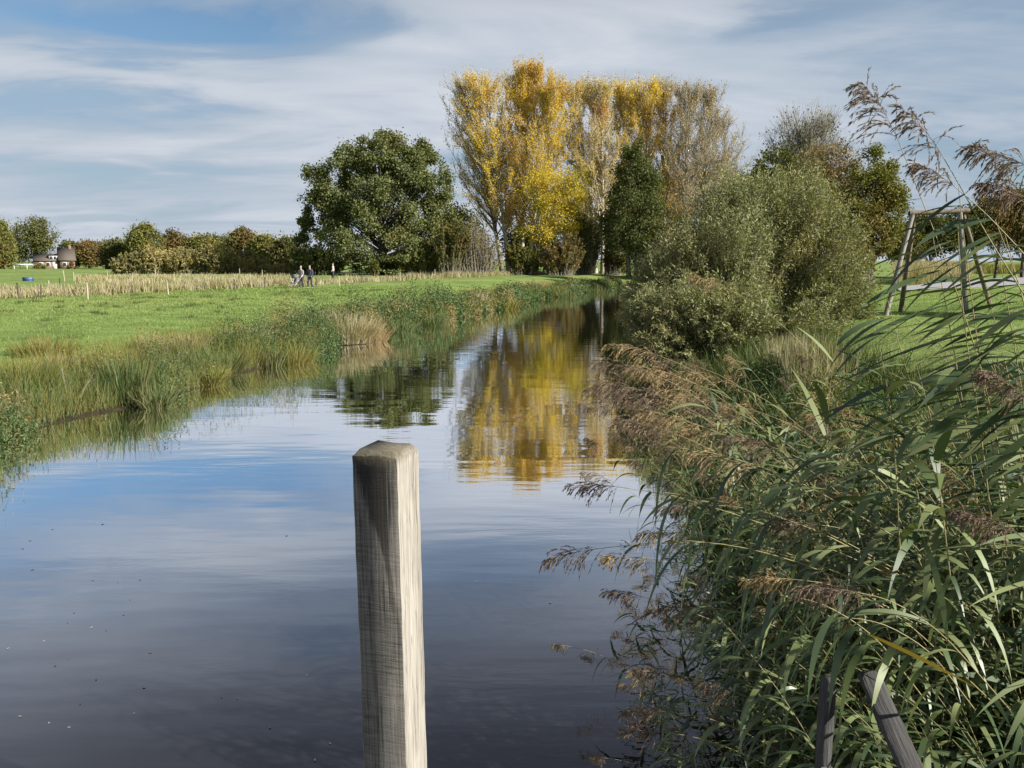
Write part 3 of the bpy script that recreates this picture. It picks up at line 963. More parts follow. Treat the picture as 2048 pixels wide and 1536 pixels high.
# ------------------------------------------------------------------ left bank vegetation
def along(poly_y, poly_x, y0, y1, n, dlo, dhi, power=1.0):
    """random spots beside a bank line, dlo..dhi metres from the water (negative: over it)"""
    pts = np.array(list(zip(poly_x, poly_y)))
    seg = np.diff(pts, axis=0)
    ln = np.linalg.norm(seg, axis=1)
    keep = [(i, ln[i]) for i in range(len(seg)) if pts[i][1] <= y1 and pts[i + 1][1] >= y0]
    w = np.array([k[1] / max(6, pts[k[0]][1]) for k in keep])
    ii = np.array([k[0] for k in keep])[rng.choice(len(keep), n, p=w / w.sum())]
    t = rng.random(n)[:, None]
    P = pts[ii] + seg[ii] * t
    nrm = np.stack([-seg[ii][:, 1], seg[ii][:, 0]], -1)
    nrm = nrm / np.linalg.norm(nrm, axis=1, keepdims=True)
    d = dlo + (dhi - dlo) * rng.random(n) ** power
    return P + nrm * d[:, None]


def blades(P2, zoff, h, w, lean, droop, segs, geo):
    n = len(P2)
    z = ground_z(P2[:, 0], P2[:, 1])
    B = np.stack([P2[:, 0], P2[:, 1], np.maximum(z, -0.05) + zoff], -1)
    D = unit(np.stack([rng.normal(size=n) * lean, rng.normal(size=n) * lean, np.ones(n)], -1))
    ribbons(geo, B, D, h, w, droop, segs)


def patchy(P2, s, seed):
    x, y = P2[:, 0], P2[:, 1]
    return 0.5 + 0.5 * np.sin(x * s + seed + 1.7 * np.sin(y * s * 0.8 + seed * 2)) * np.sin(y * s * 1.1 + 1.3 * np.sin(x * s * 0.7 - seed))


YLm = YL[2:]; XLm = XL[2:]
allY, allX = YL[1:], XL[1:]
g = Geo()
P2 = along(allY, allX, 4, 97, 85000, 0.15, 5.0, 1.8)
pt = patchy(P2, 0.8, 2.0)
far = np.clip(P2[:, 1] / 30, 0.8, 2.6)
dd = river_distance(P2[:, 0], P2[:, 1])
hh = (0.16 + 0.62 * rng.random(len(P2)) * (0.25 + 1.1 * pt)) * np.clip(1.25 - dd * 0.22, 0.3, 1.1) * np.minimum(0.8 + 0.3 * far, 1.15)
blades(P2, -0.02, hh, 0.010 * far, 0.28, 0.9 * rng.random(len(P2)), 3, g)
tag(g.build("bank_grass", M["bank_grass"]), "tall mixed straw and green grass along the left bank", "grass", kind="stuff")

g = Geo()
P2 = along(allY, allX, 4, 97, 34000, 0.06, 1.6, 1.1)
P2 = P2[patchy(P2, 0.5, 11.0) + 0.35 * patchy(P2, 2.1, 3.0) > 0.45]
far = np.clip(P2[:, 1] / 28, 0.8, 2.6)
blades(P2, -0.02, (0.35 + 0.55 * rng.random(len(P2))) * (0.6 + 0.6 * patchy(P2, 1.3, 7.0)), 0.012 * far, 0.3, 1.4 * rng.random(len(P2)), 4, g)
tag(g.build("bank_sedge", M["iris"]), "green sedge fringe along the edge of the left bank", "sedge", kind="stuff")

g = Geo()
P2 = along(allY, allX, 4, 97, 21000, -0.08, 1.5, 1.1)
pt = patchy(P2, 0.55, 5.0)
P2 = P2[(pt > 0.33) & (patchy(P2, 1.7, 9.0) > 0.36)]
n = len(P2)
hgt = (0.2 + 1.15 * rng.random(n)) * (0.45 + 0.95 * patchy(P2, 0.9, 1.0)) * np.clip(1.2 - 0.35 * np.abs(river_distance(P2[:, 0], P2[:, 1]) - 0.5), 0.4, 1.1) * np.interp(P2[:, 1], [35, 70], [1, 0.6])
z = np.maximum(ground_z(P2[:, 0], P2[:, 1]), -0.02)
for k in range(13):
    t = (k + rng.random(n)) / 13
    B = np.stack([P2[:, 0], P2[:, 1], z + hgt * t], -1) + rng.normal(size=(n, 3)) * np.array([0.08, 0.08, 0.03])
    D = unit(rng.normal(size=(n, 3)) + np.array([0, 0, 0.35]))
    fs = np.clip(P2[:, 1] / 26, 0.8, 2.6)
    kites(g, B, D, 0.085 * fs * (0.6 + 0.8 * rng.random(n)), 0.028 * fs)
tag(g.build("bank_herbs", M["herb"]), "leafy green waterside herbs along the left bank", "herbs", kind="stuff")


def tussock(name, label, px, py, size, hgt, mat, n, lean=0.5, group=None, width=0.012, droop=1.0, z=None):
    p = on(px, py, 0.25 if z is None else z)
    p[2] = max(float(ground_z(p[0], p[1])), -0.02)
    t = thing(name, label, "grass clump", p, group)
    g = Geo()
    r = np.sqrt(rng.random(n)) * size
    a = rng.random(n) * 2 * math.pi
    B = np.stack([np.cos(a) * r, np.sin(a) * r, np.zeros(n) - 0.05], -1)
    D = unit(np.stack([np.cos(a) * r / size * lean + rng.normal(size=n) * 0.15, np.sin(a) * r / size * lean + rng.normal(size=n) * 0.15, np.ones(n)], -1))
    ribbons(g, B, D, hgt * (0.45 + 0.6 * rng.random(n)), width * (0.7 + 0.6 * rng.random(n)), droop * rng.random(n), 5)
    g.build("blades", mat, t)
    return t


tussock("sedge_clump", "tall bright green sedge clump at the water's edge near the left", 250, 786, 0.42, 1.1, M["iris"], 380, 0.3, width=0.02, droop=1.1)
tussock("sedge_clump", "smaller green sedge clump leaning over the water beside the tall one", 310, 790, 0.32, 0.7, M["iris"], 220, 0.5, width=0.018, droop=1.8)
tussock("grass_tussock", "large straw yellow grass tussock in the middle of the left bank", 690, 672, 1.1, 1.25, M["straw"], 1500, 0.6, width=0.02, droop=1.6)
tussock("grass_tussock", "smaller straw tussock left of the large straw yellow one", 640, 672, 0.7, 0.95, M["straw"], 700, 0.6, width=0.02, droop=1.4)
tussock("grass_tussock", "russet brown tuft behind the tall green sedge", 295, 705, 0.25, 0.6, M["reed_stem"], 160, 0.4, droop=0.6, z=0.5)
tussock("grass_tussock", "golden grass tussock at the left edge of the view", 30, 800, 0.7, 0.7, M["bank_grass"], 800, 0.6, droop=1.3)
tussock("grass_tussock", "pale grass tussock above the dark hollow in the left bank", 130, 760, 0.5, 0.55, M["straw"], 420, 0.7, droop=1.6, z=0.4)
tussock("grass_tussock", "straw tuft on the bank where the river narrows", 940, 615, 0.9, 0.9, M["straw"], 500, 0.6, width=0.03, droop=1.2)
tussock("grass_tussock", "reddish straw tuft by the earth slip at the bend", 1075, 585, 1.0, 0.9, M["plume_gold"], 380, 0.6, width=0.035, droop=1.2)
for px, py, sz, hg, m_, lab in [(420, 745, 0.35, 0.6, "bank_grass", "green gold tuft hanging to the water between the sedge clump and the green tufts"), (585, 705, 0.6, 0.8, "bank_grass", "greenish straw tussock just left of the two big straw ones"),
                                (735, 668, 0.7, 1.0, "plume_gold", "tan tussock at the right foot of the large straw yellow one"), (365, 720, 0.6, 0.7, "plume_gold", "tan tuft on the bank top behind the sedge clump"),
                                (90, 735, 0.7, 0.6, "bank_grass", "green gold tuft on the bank top at the far left"), (500, 700, 0.5, 0.7, "straw", "pale straw tuft on the bank top left of the tussocks"),
                                (1010, 608, 0.9, 0.9, "bank_grass", "green gold tussock on the bank just before the bend")]:
    tussock("grass_tussock", lab, px, py, sz, hg, M[m_], 520, 0.6, width=0.016 if py > 640 else 0.03, droop=1.5, z=0.3)
for i, (px, py, s, lab) in enumerate([(450, 730, 0.4, "green sedge tuft below the straw grass left of the large tussock"), (540, 715, 0.4, "blue green sedge tuft at the water left of the large tussock"),
                                      (800, 652, 0.6, "green sedge tuft at the water right of the large tussock"), (870, 640, 0.6, "green sedge tuft halfway to the bend of the bank"),
                                      (1130, 588, 1.0, "tall green sedge tuft just beyond the earth slip"), (1195, 580, 1.0, "pale green sedge tuft near the far end of the bank")]):
    tussock("sedge_clump", lab, px, py, s, 0.55 + s * 0.35, M["iris"], 260, 0.6, width=0.016 + 0.014 * s, droop=1.2)

# dead branches in the hollow
for lab, pts in (("bare grey twig leaning up out of the hollow in the left bank", [(160, 795), (172, 770), (188, 745)]),
                 ("thin bare twig left in the hollow of the left bank", [(132, 780), (126, 755), (124, 735)])):
    p = [at(px, py, 15.5) for px, py in pts]
    g = Geo()
    tubes(g, bez(p[0], p[1], p[2], 6), np.linspace(0.012, 0.004, 6)[None], 5)
    b = p[1]
    tubes(g, bez(b, b + np.array([0.08, 0, 0.08]), b + np.array([0.22, 0, 0.12]), 4), np.linspace(0.008, 0.003, 4)[None], 4)
    tag(g.build("dead_branch", M["bark_grey"], None, True), lab, "branch")

# meadow blades
def sward(n, x0, x1, y0, y1, cond, h, w):
    y = y0 + (y1 - y0) * rng.random(n) ** 1.7
    x = x0 + (x1 - x0) * rng.random(n)
    d = river_distance(x, y)
    mid = (np.interp(y, YL, XL) + np.interp(y, YR, XR)) / 2
    k = cond(x, y, d, x < mid)
    P = np.stack([x[k], y[k]], -1)
    f = np.clip(P[:, 1] / 18, 0.7, 3.0)
    g = Geo()
    blades(P, -0.01, h * (0.5 + rng.random(len(P))) * (0.8 + 0.2 * f), w * f, 0.5, 1.2 * rng.random(len(P)), 2, g)
    return g


g = sward(190000, -45, 4, 8, 62, lambda x, y, d, l: l & (d > 1.2) & (np.abs(x) < y * 0.72), 0.075, 0.012)
tag(g.build("meadow_grass", M["lawn"]), "short green grass of the left field", "grass", kind="stuff")
g = sward(130000, 2, 30, 5, 46, lambda x, y, d, l: (~l) & (d > 2.2) & (x < y * 0.72), 0.06, 0.010)
tag(g.build("lawn_grass", M["lawn"]), "short mown grass of the right meadow", "grass", kind="stuff")

# coarse darker tufts the cattle leave standing
n = 260
ty = 14 + 42 * rng.random(n) ** 1.2
tx = -40 + 46 * rng.random(n)
td = river_distance(tx, ty)
ok = (td > 2.5) & (tx < np.interp(ty, YL, XL)) & (np.abs(tx) < ty * 0.75)
tx, ty = np.repeat(tx[ok], 70), np.repeat(ty[ok], 70)
P2 = np.stack([tx + 0.16 * rng.normal(size=len(tx)), ty + 0.13 * rng.normal(size=len(tx))], -1)
g = Geo()
blades(P2, -0.01, 0.10 + 0.12 * rng.random(len(P2)), 0.008 * np.clip(ty / 18, 0.8, 3), 0.45, 1.4 * rng.random(len(P2)), 3, g)
tag(g.build("coarse_grass", M["undergrowth"]), "coarse darker grass tufts scattered over the left field", "grass", kind="stuff")

# dry reed band across the field
BAND = [on(px, py, z) for px, py, z in ((-60, 602, 0.85), (0, 599, 0.85), (200, 594, 0.88), (400, 584, 0.92), (600, 574, 0.98), (800, 564, 1.05), (1000, 553, 1.15), (1120, 549, 1.18))]
bx_ = np.array([p[0] for p in BAND]); by_ = np.array([p[1] for p in BAND])
n = 17000
t = rng.random(n) * (len(BAND) - 1)
i0 = t.astype(int)
P2 = np.stack([bx_[i0] + (bx_[i0 + 1] - bx_[i0]) * (t - i0), by_[i0] + (by_[i0 + 1] - by_[i0]) * (t - i0)], -1)
P2[:, 1] += 3.8 * rng.random(n) * (0.5 + patchy(P2, 0.25, 3.0)) + 0.8 * np.sin(P2[:, 0] * 0.5)
P2[:, 0] -= 1.5 * rng.random(n)
g = Geo()
blades(P2, -0.02, (0.25 + 0.65 * rng.random(n)) * (0.45 + 0.7 * patchy(P2, 0.33, 8.0)), 0.04, 0.3, 0.5 * rng.random(n), 3, g)
tag(g.build("dry_grass", M["straw"]), "band of dry straw coloured reed grass across the left field", "dry grass", kind="stuff")

# second straw patch further back
g = Geo()
n = 5000
px = 150 + 430 * rng.random(n)
py = 557 + 14 * rng.random(n)
Q = np.array([on(a, b, 0.98)[:2] for a, b in zip(px, py)])
blades(Q, -0.02, 0.2 + 0.45 * rng.random(n), 0.05, 0.3, 0.5 * rng.random(n), 3, g)
tag(g.build("rough_grass", M["straw"]), "patch of pale rough grass before the scrub", "dry grass", kind="stuff")

# fence posts: (px, py of foot, height, pale or dark)
M["post_dark"] = plain("weathered_post", (0.05, 0.045, 0.04), (0.12, 0.10, 0.08), 8, 0.9, (1, 1, 0.2), 0.3)
M["post_pale"] = plain("pale_post", (0.30, 0.27, 0.19), (0.48, 0.43, 0.32), 8, 0.8, (1, 1, 0.2), 0.2)
FP = [(38, 598, 0, "dark fence post nearest the left edge"), (82, 600, 0, "dark fence post left of the white one"), (101, 591, 1, "white fence post in the straw band at the left"),
      (176, 600, 1, "pale fence post in front of the rusty straw"), (121, 583, 0, "short dark fence post right of the white one"), (337, 592, 1, "pale low fence post before the straw band"),
      (469, 584, 0, "dark fence post left of the taller dark one"), (529, 581, 0, "dark thin fence post left of the people"), (582, 577, 1, "pale fence post just left of the people"),
      (633, 577, 0, "dark fence post just right of the people"), (679, 576, 1, "pale fence post right of the people"), (724, 570, 0, "dark fence post before the small yellow bush"),
      (130, 567, 1, "pale stake left in the far green strip"), (148, 567, 1, "second pale stake in the far green strip"), (216, 566, 1, "pale stake before the left end of the scrub"),
      (264, 576, 1, "pale stake standing in the rough grass left"), (312, 562, 1, "pale stake before the dark mottled scrub"), (497, 575, 1, "pale stake between two dark posts"),
      (800, 566, 1, "pale thin post right of the small yellow bush"), (870, 562, 1, "pale thin post toward the poplars"), (480, 556, 1, "pale stake at the foot of the yellowish scrub"),
      (525, 558, 1, "pale stake at the right end of the scrub")]
for px, py, pale, lab in FP:
    p = on(px, py, 0.92)
    p[2] = float(ground_z(p[0], p[1]))
    g = Geo()
    h = (0.8 if py > 572 else 0.9) * (0.85 + 0.3 * rng.random())
    tl = rng.normal(size=2) * 0.04
    tubes(g, np.array([[0, 0, -0.2], [tl[0] * 0.6, tl[1] * 0.6, h * 0.6], [tl[0], tl[1], h]])[None], np.array([[0.045, 0.045, 0.04]]), 6)
    tubes(g, np.array([[tl[0], tl[1], h], [tl[0], tl[1], h + 0.02]])[None], np.array([[0.04, 0.004]]), 6)
    o = g.build("fence_post", M["post_pale" if pale else "post_dark"], None, False)
    o.location = p
    tag(o, lab, "fence post", "fence posts across the left field")

# ------------------------------------------------------------------ house and things in the far field
M["brick"] = plain("house_brick", (0.15, 0.095, 0.075), (0.26, 0.18, 0.14), 3, 0.9)
M["tile"] = plain("roof_tile", (0.075, 0.062, 0.055), (0.13, 0.11, 0.095), 4, 0.8, (1, 1, 4))
M["white"] = plain("white_paint", (0.62, 0.62, 0.60), (0.75, 0.75, 0.73), 3, 0.6)
M["glass"] = plain("dark_glass", (0.02, 0.025, 0.03), (0.05, 0.06, 0.07), 1, 0.1)
YH = 185
hb = foot(110, 549, YH)
house = thing("brick_house", "low brick house with dark tiled roof at the far left", "house", hb, None, R(31))


def gable(geo, x0, x1, y0, y1, z0, z1, over=0.3, th=0.18):
    """tiled gable roof, ridge along x"""
    ym = (y0 + y1) / 2
    for ya in (y0 - over, y1 + over):
        V = [[x0 - over, ya, z0 - 0.15], [x1 + over, ya, z0 - 0.15], [x1 + over, ym, z1], [x0 - over, ym, z1]]
        V += [[a, b, c + th] for a, b, c in V]
        geo.add(V, [[0, 1, 2, 3], [7, 6, 5, 4], [0, 4, 5, 1], [1, 5, 6, 2], [2, 6, 7, 3], [3, 7, 4, 0]])


def walls(geo, x0, x1, y0, y1, z1, zr):
    box(geo, (x0, y0, -0.5), (x1, y1, z1))
    ym = (y0 + y1) / 2
    for x in (x0, x1):
        geo.add([[x, y0, z1], [x, y1, z1], [x, ym, zr], [x, ym, zr]], [[0, 1, 2, 3]])


g = Geo()
walls(g, -3.7, 1.2, 0.8, 6.0, 1.9, 3.3)
g.build("wall", M["brick"], house)
g = Geo()
gable(g, -3.7, 0.9, 0.8, 6.0, 1.9, 3.3)
roof = g.build("roof", M["tile"], house)
g = Geo()
box(g, (-0.9, 1.0, 2.0), (0.8, 2.6, 3.0))
dorm = g.build("dormer", M["white"], roof)
g = Geo()
box(g, (-1.05, 0.9, 3.003), (0.88, 2.9, 3.15))
g.build("dormer_roof", M["tile"], roof)
for x0, x1 in ((-0.7, -0.15), (0.05, 0.6)):
    g = Geo()
    box(g, (x0, 0.96, 2.25), (x1, 0.996, 2.85))
    g.build("dormer_window", M["glass"], roof)
g = Geo()
walls(g, 1.203, 4.2, 0.0, 6.6, 2.0, 4.7)
g.build("wing_wall", M["brick"], house)
g = Geo()
gable(g, 1.203, 4.2, 0.0, 6.6, 2.0, 4.7)
wr = g.build("wing_roof", M["tile"], house)
g = Geo()
box(g, (3.2, 2.9, 4.0), (3.8, 3.5, 5.4))
g.build("chimney", M["brick"], wr)
for x, y in ((-3.0, 0.8), (-1.6, 0.8), (1.7, 0.0), (2.9, 0.0)):
    g = Geo()
    box(g, (x, y - 0.04, 0.6), (x + 0.85, y + 0.02, 1.55))
    w = g.build("window", M["white"], house)
    g = Geo()
    box(g, (x + 0.1, y - 0.06, 0.7), (x + 0.75, y - 0.043, 1.45))
    g.build("pane", M["glass"], w)
g = Geo()
box(g, (-0.3, 0.75, 0.0), (0.5, 0.82, 1.8))
g.build("door", M["white"], house)

bush("garden_shrub", "reddish brown shrub at the right corner of the far house", "shrub", foot(144, 549, 178), (0.8, 0.8), lobes_at([(143, 536, 9, 13), (136, 542, 8, 7)], 178), M["rust"], M["bark_grey"], 60, 1200, (0.3, 0.2), 0.03)
bush("garden_shrub", "green shrub against the left end of the far house", "shrub", foot(84, 549, 178), (0.8, 0.8), lobes_at([(82, 538, 12, 11)], 178), M["olive"], M["bark_grey"], 60, 1200, (0.3, 0.2), 0.03)
cb = foot(42, 549, 176)
can = thing("garden_canopy", "white flat garden canopy on posts left of the far house", "canopy", cb)
g = Geo()
box(g, (-1.5, 0, 0.95), (1.5, 2.4, 1.2))
g.build("canopy_roof", M["white"], can)
for x, y in ((-1.4, 0.1), (1.4, 0.1), (-1.4, 2.3), (1.4, 2.3)):
    g = Geo()
    box(g, (x - 0.05, y - 0.05, -0.3), (x + 0.05, y + 0.05, 0.947))
    g.build("post", M["white"], can)
M["blue"] = plain("blue_plastic", (0.05, 0.10, 0.24), (0.08, 0.15, 0.32), 3, 0.4)
tb = on(57, 566, 0.95)
tb[2] = float(ground_z(tb[0], tb[1]))
tb[2] -= 0.12
tro = thing("water_trough", "tiny blue drinking trough in the far green strip at the left", "trough", tb)
g = Geo()
for lo, hi in (((-0.4, -0.25, 0.12), (0.4, 0.25, 0.17)), ((-0.4, -0.25, 0.173), (0.4, -0.2, 0.5)), ((-0.4, 0.2, 0.173), (0.4, 0.25, 0.5)), ((-0.4, -0.197, 0.173), (-0.35, 0.197, 0.5)), ((0.35, -0.197, 0.173), (0.4, 0.197, 0.5))):
    box(g, lo, hi)
g.build("tub", M["blue"], tro)
for x in (-0.33, 0.33):
    g = Geo()
    box(g, (x - 0.04, -0.22, -0.1), (x + 0.04, 0.22, 0.117))
    g.build("leg", M["post_dark"], tro)

# ------------------------------------------------------------------ people on the field path
M["skin"] = plain("skin", (0.42, 0.27, 0.20), (0.5, 0.33, 0.25), 10, 0.6)
M["jacket_grey"] = plain("grey_jacket", (0.22, 0.22, 0.24), (0.34, 0.34, 0.37), 12, 0.85)
M["jacket_navy"] = plain("navy_jacket", (0.03, 0.04, 0.07), (0.06, 0.075, 0.12), 12, 0.85)
M["jacket_white"] = plain("white_jacket", (0.6, 0.57, 0.52), (0.72, 0.69, 0.64), 12, 0.85)
M["trousers"] = plain("dark_trousers", (0.025, 0.027, 0.035), (0.06, 0.06, 0.075), 12, 0.9)
M["hair"] = plain("brown_hair", (0.05, 0.035, 0.025), (0.12, 0.085, 0.055), 30, 0.6, (1, 1, 0.3))
M["hair_pale"] = plain("pale_hair", (0.3, 0.26, 0.2), (0.45, 0.4, 0.32), 30, 0.6, (1, 1, 0.3))


def skinned(name, pts, edges, mat, parent, sub=2):
    me = bpy.data.meshes.new(name)
    me.from_pydata([p[:3] for p in pts], edges, [])
    o = bpy.data.objects.new(name, me)
    C.objects.link(o)
    o.parent = parent
    me.materials.append(mat)
    md = o.modifiers.new("skin", "SKIN")
    md.use_smooth_shade = True
    for i, p in enumerate(pts):
        sv = me.skin_vertices[0].data[i]
        sv.radius = (p[3], p[4] if len(p) > 4 else p[3])
        sv.use_root = (i == 0)
    ss = o.modifiers.new("subdivision", "SUBSURF")
    ss.levels = ss.render_levels = sub
    return o


def person(label, loc, rz, jacket, hair, reach=0.0, stride=0.14, scale=1.0):
    t = thing("person", label, "person", loc, None, rz)
    t.scale = (scale,) * 3
    # body: one continuous surface (skin)
    pts = [(0, 0, 0.93, 0.13, 0.10), (0, 0, 1.12, 0.125, 0.09), (0, 0, 1.32, 0.15, 0.10), (0, 0, 1.45, 0.09, 0.075), (0, 0.01, 1.53, 0.05), (0, 0.015, 1.60, 0.08, 0.09), (0, 0.015, 1.70, 0.075, 0.09),
           (0.19, 0, 1.40, 0.05), (0.24, -0.02 + reach * 0.3, 1.13, 0.04), (0.21, 0.10 + reach, 0.93 + reach * 0.3, 0.028), (0.20, 0.15 + reach, 0.87 + reach * 0.3, 0.03),
           (-0.19, 0, 1.40, 0.05), (-0.24, -0.02 + reach * 0.3, 1.13, 0.04), (-0.21, 0.10 + reach, 0.93 + reach * 0.3, 0.028), (-0.20, 0.15 + reach, 0.87 + reach * 0.3, 0.03),
           (0.09, 0, 0.85, 0.085), (0.10, stride * 0.6 + 0.03, 0.48, 0.06), (0.10, stride, 0.09, 0.042), (0.10, stride + 0.14, 0.04, 0.04),
           (-0.09, 0, 0.85, 0.085), (-0.10, -stride * 0.3 + 0.03, 0.48, 0.06), (-0.10, -stride, 0.09, 0.042), (-0.10, -stride + 0.14, 0.04, 0.04)]
    ed = [(0, 1), (1, 2), (2, 3), (3, 4), (4, 5), (5, 6), (2, 7), (7, 8), (8, 9), (9, 10), (2, 11), (11, 12), (12, 13), (13, 14), (0, 15), (15, 16), (16, 17), (17, 18), (0, 19), (19, 20), (20, 21), (21, 22)]
    skinned("body", pts, ed, M["skin"], t)
    f = 1.14
    jk = [0, 1, 2, 3, 7, 8, 9, 11, 12, 13]
    mp_ = {k: i for i, k in enumerate(jk)}
    pj = [(*pts[k][:3], pts[k][3] * f + 0.012, (pts[k][4] if len(pts[k]) > 4 else pts[k][3]) * f + 0.012) for k in jk]
    skinned("jacket", pj, [(mp_[a], mp_[b]) for a, b in ed if a in mp_ and b in mp_], jacket, t)
    tk = [0, 15, 16, 17, 19, 20, 21]
    mp_ = {k: i for i, k in enumerate(tk)}
    pj = [(*pts[k][:3], pts[k][3] * 1.1 + 0.012) for k in tk]
    skinned("trousers", pj, [(mp_[a], mp_[b]) for a, b in ed if a in mp_ and b in mp_], M["trousers"], t)
    skinned("hair", [(0, -0.015, 1.66, 0.083, 0.09), (0, -0.005, 1.73, 0.075, 0.085), (0, -0.005, 1.765, 0.05, 0.06)], [(0, 1), (1, 2)], hair, t)
    for x in (0.10, -0.10):
        st = stride if x > 0 else -stride
        skinned("shoe", [(x, st - 0.03, 0.05, 0.05), (x, st + 0.09, 0.04, 0.045), (x, st + 0.17, 0.035, 0.038)], [(0, 1), (1, 2)], M["trousers"], t)
    return t


pb = on(606, 578, 0.98)
gz = float(ground_z(pb[0], pb[1]))
person("person in grey jacket pushing a pushchair along the field edge", (pb[0] - 0.10, pb[1], gz), R(150), M["jacket_grey"], M["hair_pale"], 0.12, scale=0.95)
person("person in navy jacket walking behind the pushchair", (pb[0] + 0.42, pb[1] + 0.5, gz), R(160), M["jacket_navy"], M["hair"], 0.0, scale=0.98)
p3 = on(667, 566, 0.98)
p3 = np.array([p3[0], p3[1], float(ground_z(p3[0], p3[1]))])
person("person in white jacket beyond the straw grass in front of the oak", p3, R(100), M["jacket_white"], M["hair"], 0.05, scale=0.95)

pc = thing("pushchair", "dark grey pushchair on the field edge before two people", "pushchair", (pb[0] - 0.40, pb[1] - 0.55, gz), None, R(150))
M["cloth"] = plain("pushchair_cloth", (0.10, 0.11, 0.13), (0.2, 0.21, 0.24), 10, 0.9)
M["metal"] = plain("dull_metal", (0.25, 0.25, 0.27), (0.4, 0.4, 0.42), 10, 0.4, None, 0, 0.8)
M["rubber"] = plain("rubber", (0.015, 0.015, 0.015), (0.03, 0.03, 0.03), 10, 0.8)
g = Geo()
for x in (-0.24, 0.24):
    tubes(g, np.array([[[x, -0.55, 1.0], [x, -0.1, 0.62], [x, 0.4, 0.15]]]), np.full((1, 3), 0.014), 6)
    tubes(g, np.array([[[x, -0.32, 0.15], [x, -0.05, 0.45], [x, 0.1, 0.62]]]), np.full((1, 3), 0.012), 6)
tubes(g, np.array([[[-0.24, -0.55, 1.0], [0, -0.56, 1.01], [0.24, -0.55, 1.0]]]), np.full((1, 3), 0.016), 6)
g.build("frame", M["metal"], pc)
g = Geo()
g.add([[-0.2, -0.2, 0.85], [0.2, -0.2, 0.85], [0.2, 0.0, 0.45], [-0.2, 0.0, 0.45], [-0.2, 0.35, 0.5], [0.2, 0.35, 0.5], [-0.2, -0.23, 0.8], [0.2, -0.23, 0.8], [0.2, -0.03, 0.4], [-0.2, -0.03, 0.4], [-0.2, 0.35, 0.45], [0.2, 0.35, 0.45]],
      [[0, 1, 2, 3], [3, 2, 5, 4], [7, 6, 9, 8], [8, 9, 10, 11], [0, 6, 7, 1], [4, 5, 11, 10], [0, 3, 9, 6], [1, 7, 8, 2], [3, 4, 10, 9], [2, 8, 11, 5]])
g.build("seat", M["cloth"], pc)
g = Geo()
th = np.linspace(0, 1.9, 7)
V = [[x, -0.2 + 0.36 * math.sin(a), 0.85 - 0.08 + 0.3 * math.cos(a - 0.4)] for a in th for x in (-0.22, 0.22)]
g.add(V, [[2 * k, 2 * k + 1, 2 * k + 3, 2 * k + 2] for k in range(6)])
hd = g.build("hood", M["cloth"], pc)
so = hd.modifiers.new("thickness", "SOLIDIFY")
so.thickness = 0.015
for x in (-0.27, 0.27):
    for y, r in ((-0.32, 0.15), (0.40, 0.12)):
        g = Geo()
        a = np.linspace(0, 2 * math.pi, 17)
        ring = np.stack([np.full(17, x), y + r * np.cos(a), r + r * np.sin(a) * 0.98], -1)
        tubes(g, ring[None], np.full((1, 17), 0.022), 6)
        w = g.build("wheel", M["rubber"], pc)

# ------------------------------------------------------------------ swing frame on the right meadow
M["pole"] = plain("swing_pole_wood", (0.10, 0.075, 0.055), (0.24, 0.19, 0.15), 6, 0.85, (4, 4, 0.4), 0.3)
M["pole_pale"] = plain("swing_pole_pale", (0.15, 0.14, 0.125), (0.30, 0.285, 0.255), 6, 0.8, (4, 4, 0.4), 0.2)  # paler tone for the two front legs
sb = on(1860, 628, 1.4)
sw = thing("swing_frame", "wooden swing frame with splayed legs standing on the right meadow", "swing frame", (sb[0], sb[1], 1.4))
A1, A2 = at(1828, 430, 24.2), at(1924, 426, 24.2)


def leg(a, px, py, mat):
    b = on(px, py, 1.4)
    b[2] = float(ground_z(b[0], b[1])) - 0.1
    g = Geo()
    tubes(g, np.array([[b, (a + b) / 2, a]]), np.array([[0.075, 0.07, 0.065]]), 10)
    g.build("leg", mat, sw, True, (sb[0], sb[1], 1.4))


leg(A1 + np.array([-0.06, -0.04, 0.0]), 1770, 632, M["pole_pale"])
leg(A1 + np.array([0.05, 0.07, 0.0]), 1801, 622, M["pole"])
leg(A2 + np.array([-0.08, -0.04, 0.0]), 1934, 634, M["pole_pale"])
leg(A2 + np.array([0.05, 0.07, 0.0]), 1986, 619, M["pole"])
g = Geo()
d = unit(A2 - A1)
tubes(g, np.array([[A1 - d * 0.15 + [0, 0, 0.06], (A1 + A2) / 2 + [0, 0, 0.06], A2 + d * 0.2 + [0, 0, 0.06]]]), np.full((1, 3), 0.075), 10)
g.build("crossbeam", M["pole"], sw, True, (sb[0], sb[1], 1.4))
for k in (0.3, 0.7):
    g = Geo()
    q = A1 * (1 - k) + A2 * k
    tubes(g, np.array([[q + [0, 0, 0.14], q + [0.09, 0, 0.06], q + [0, 0, -0.03], q + [-0.09, 0, 0.06], q + [0, 0, 0.14]]]), np.full((1, 5), 0.012), 5)
    g.build("hanger", M["metal"], sw, True, (sb[0], sb[1], 1.4))

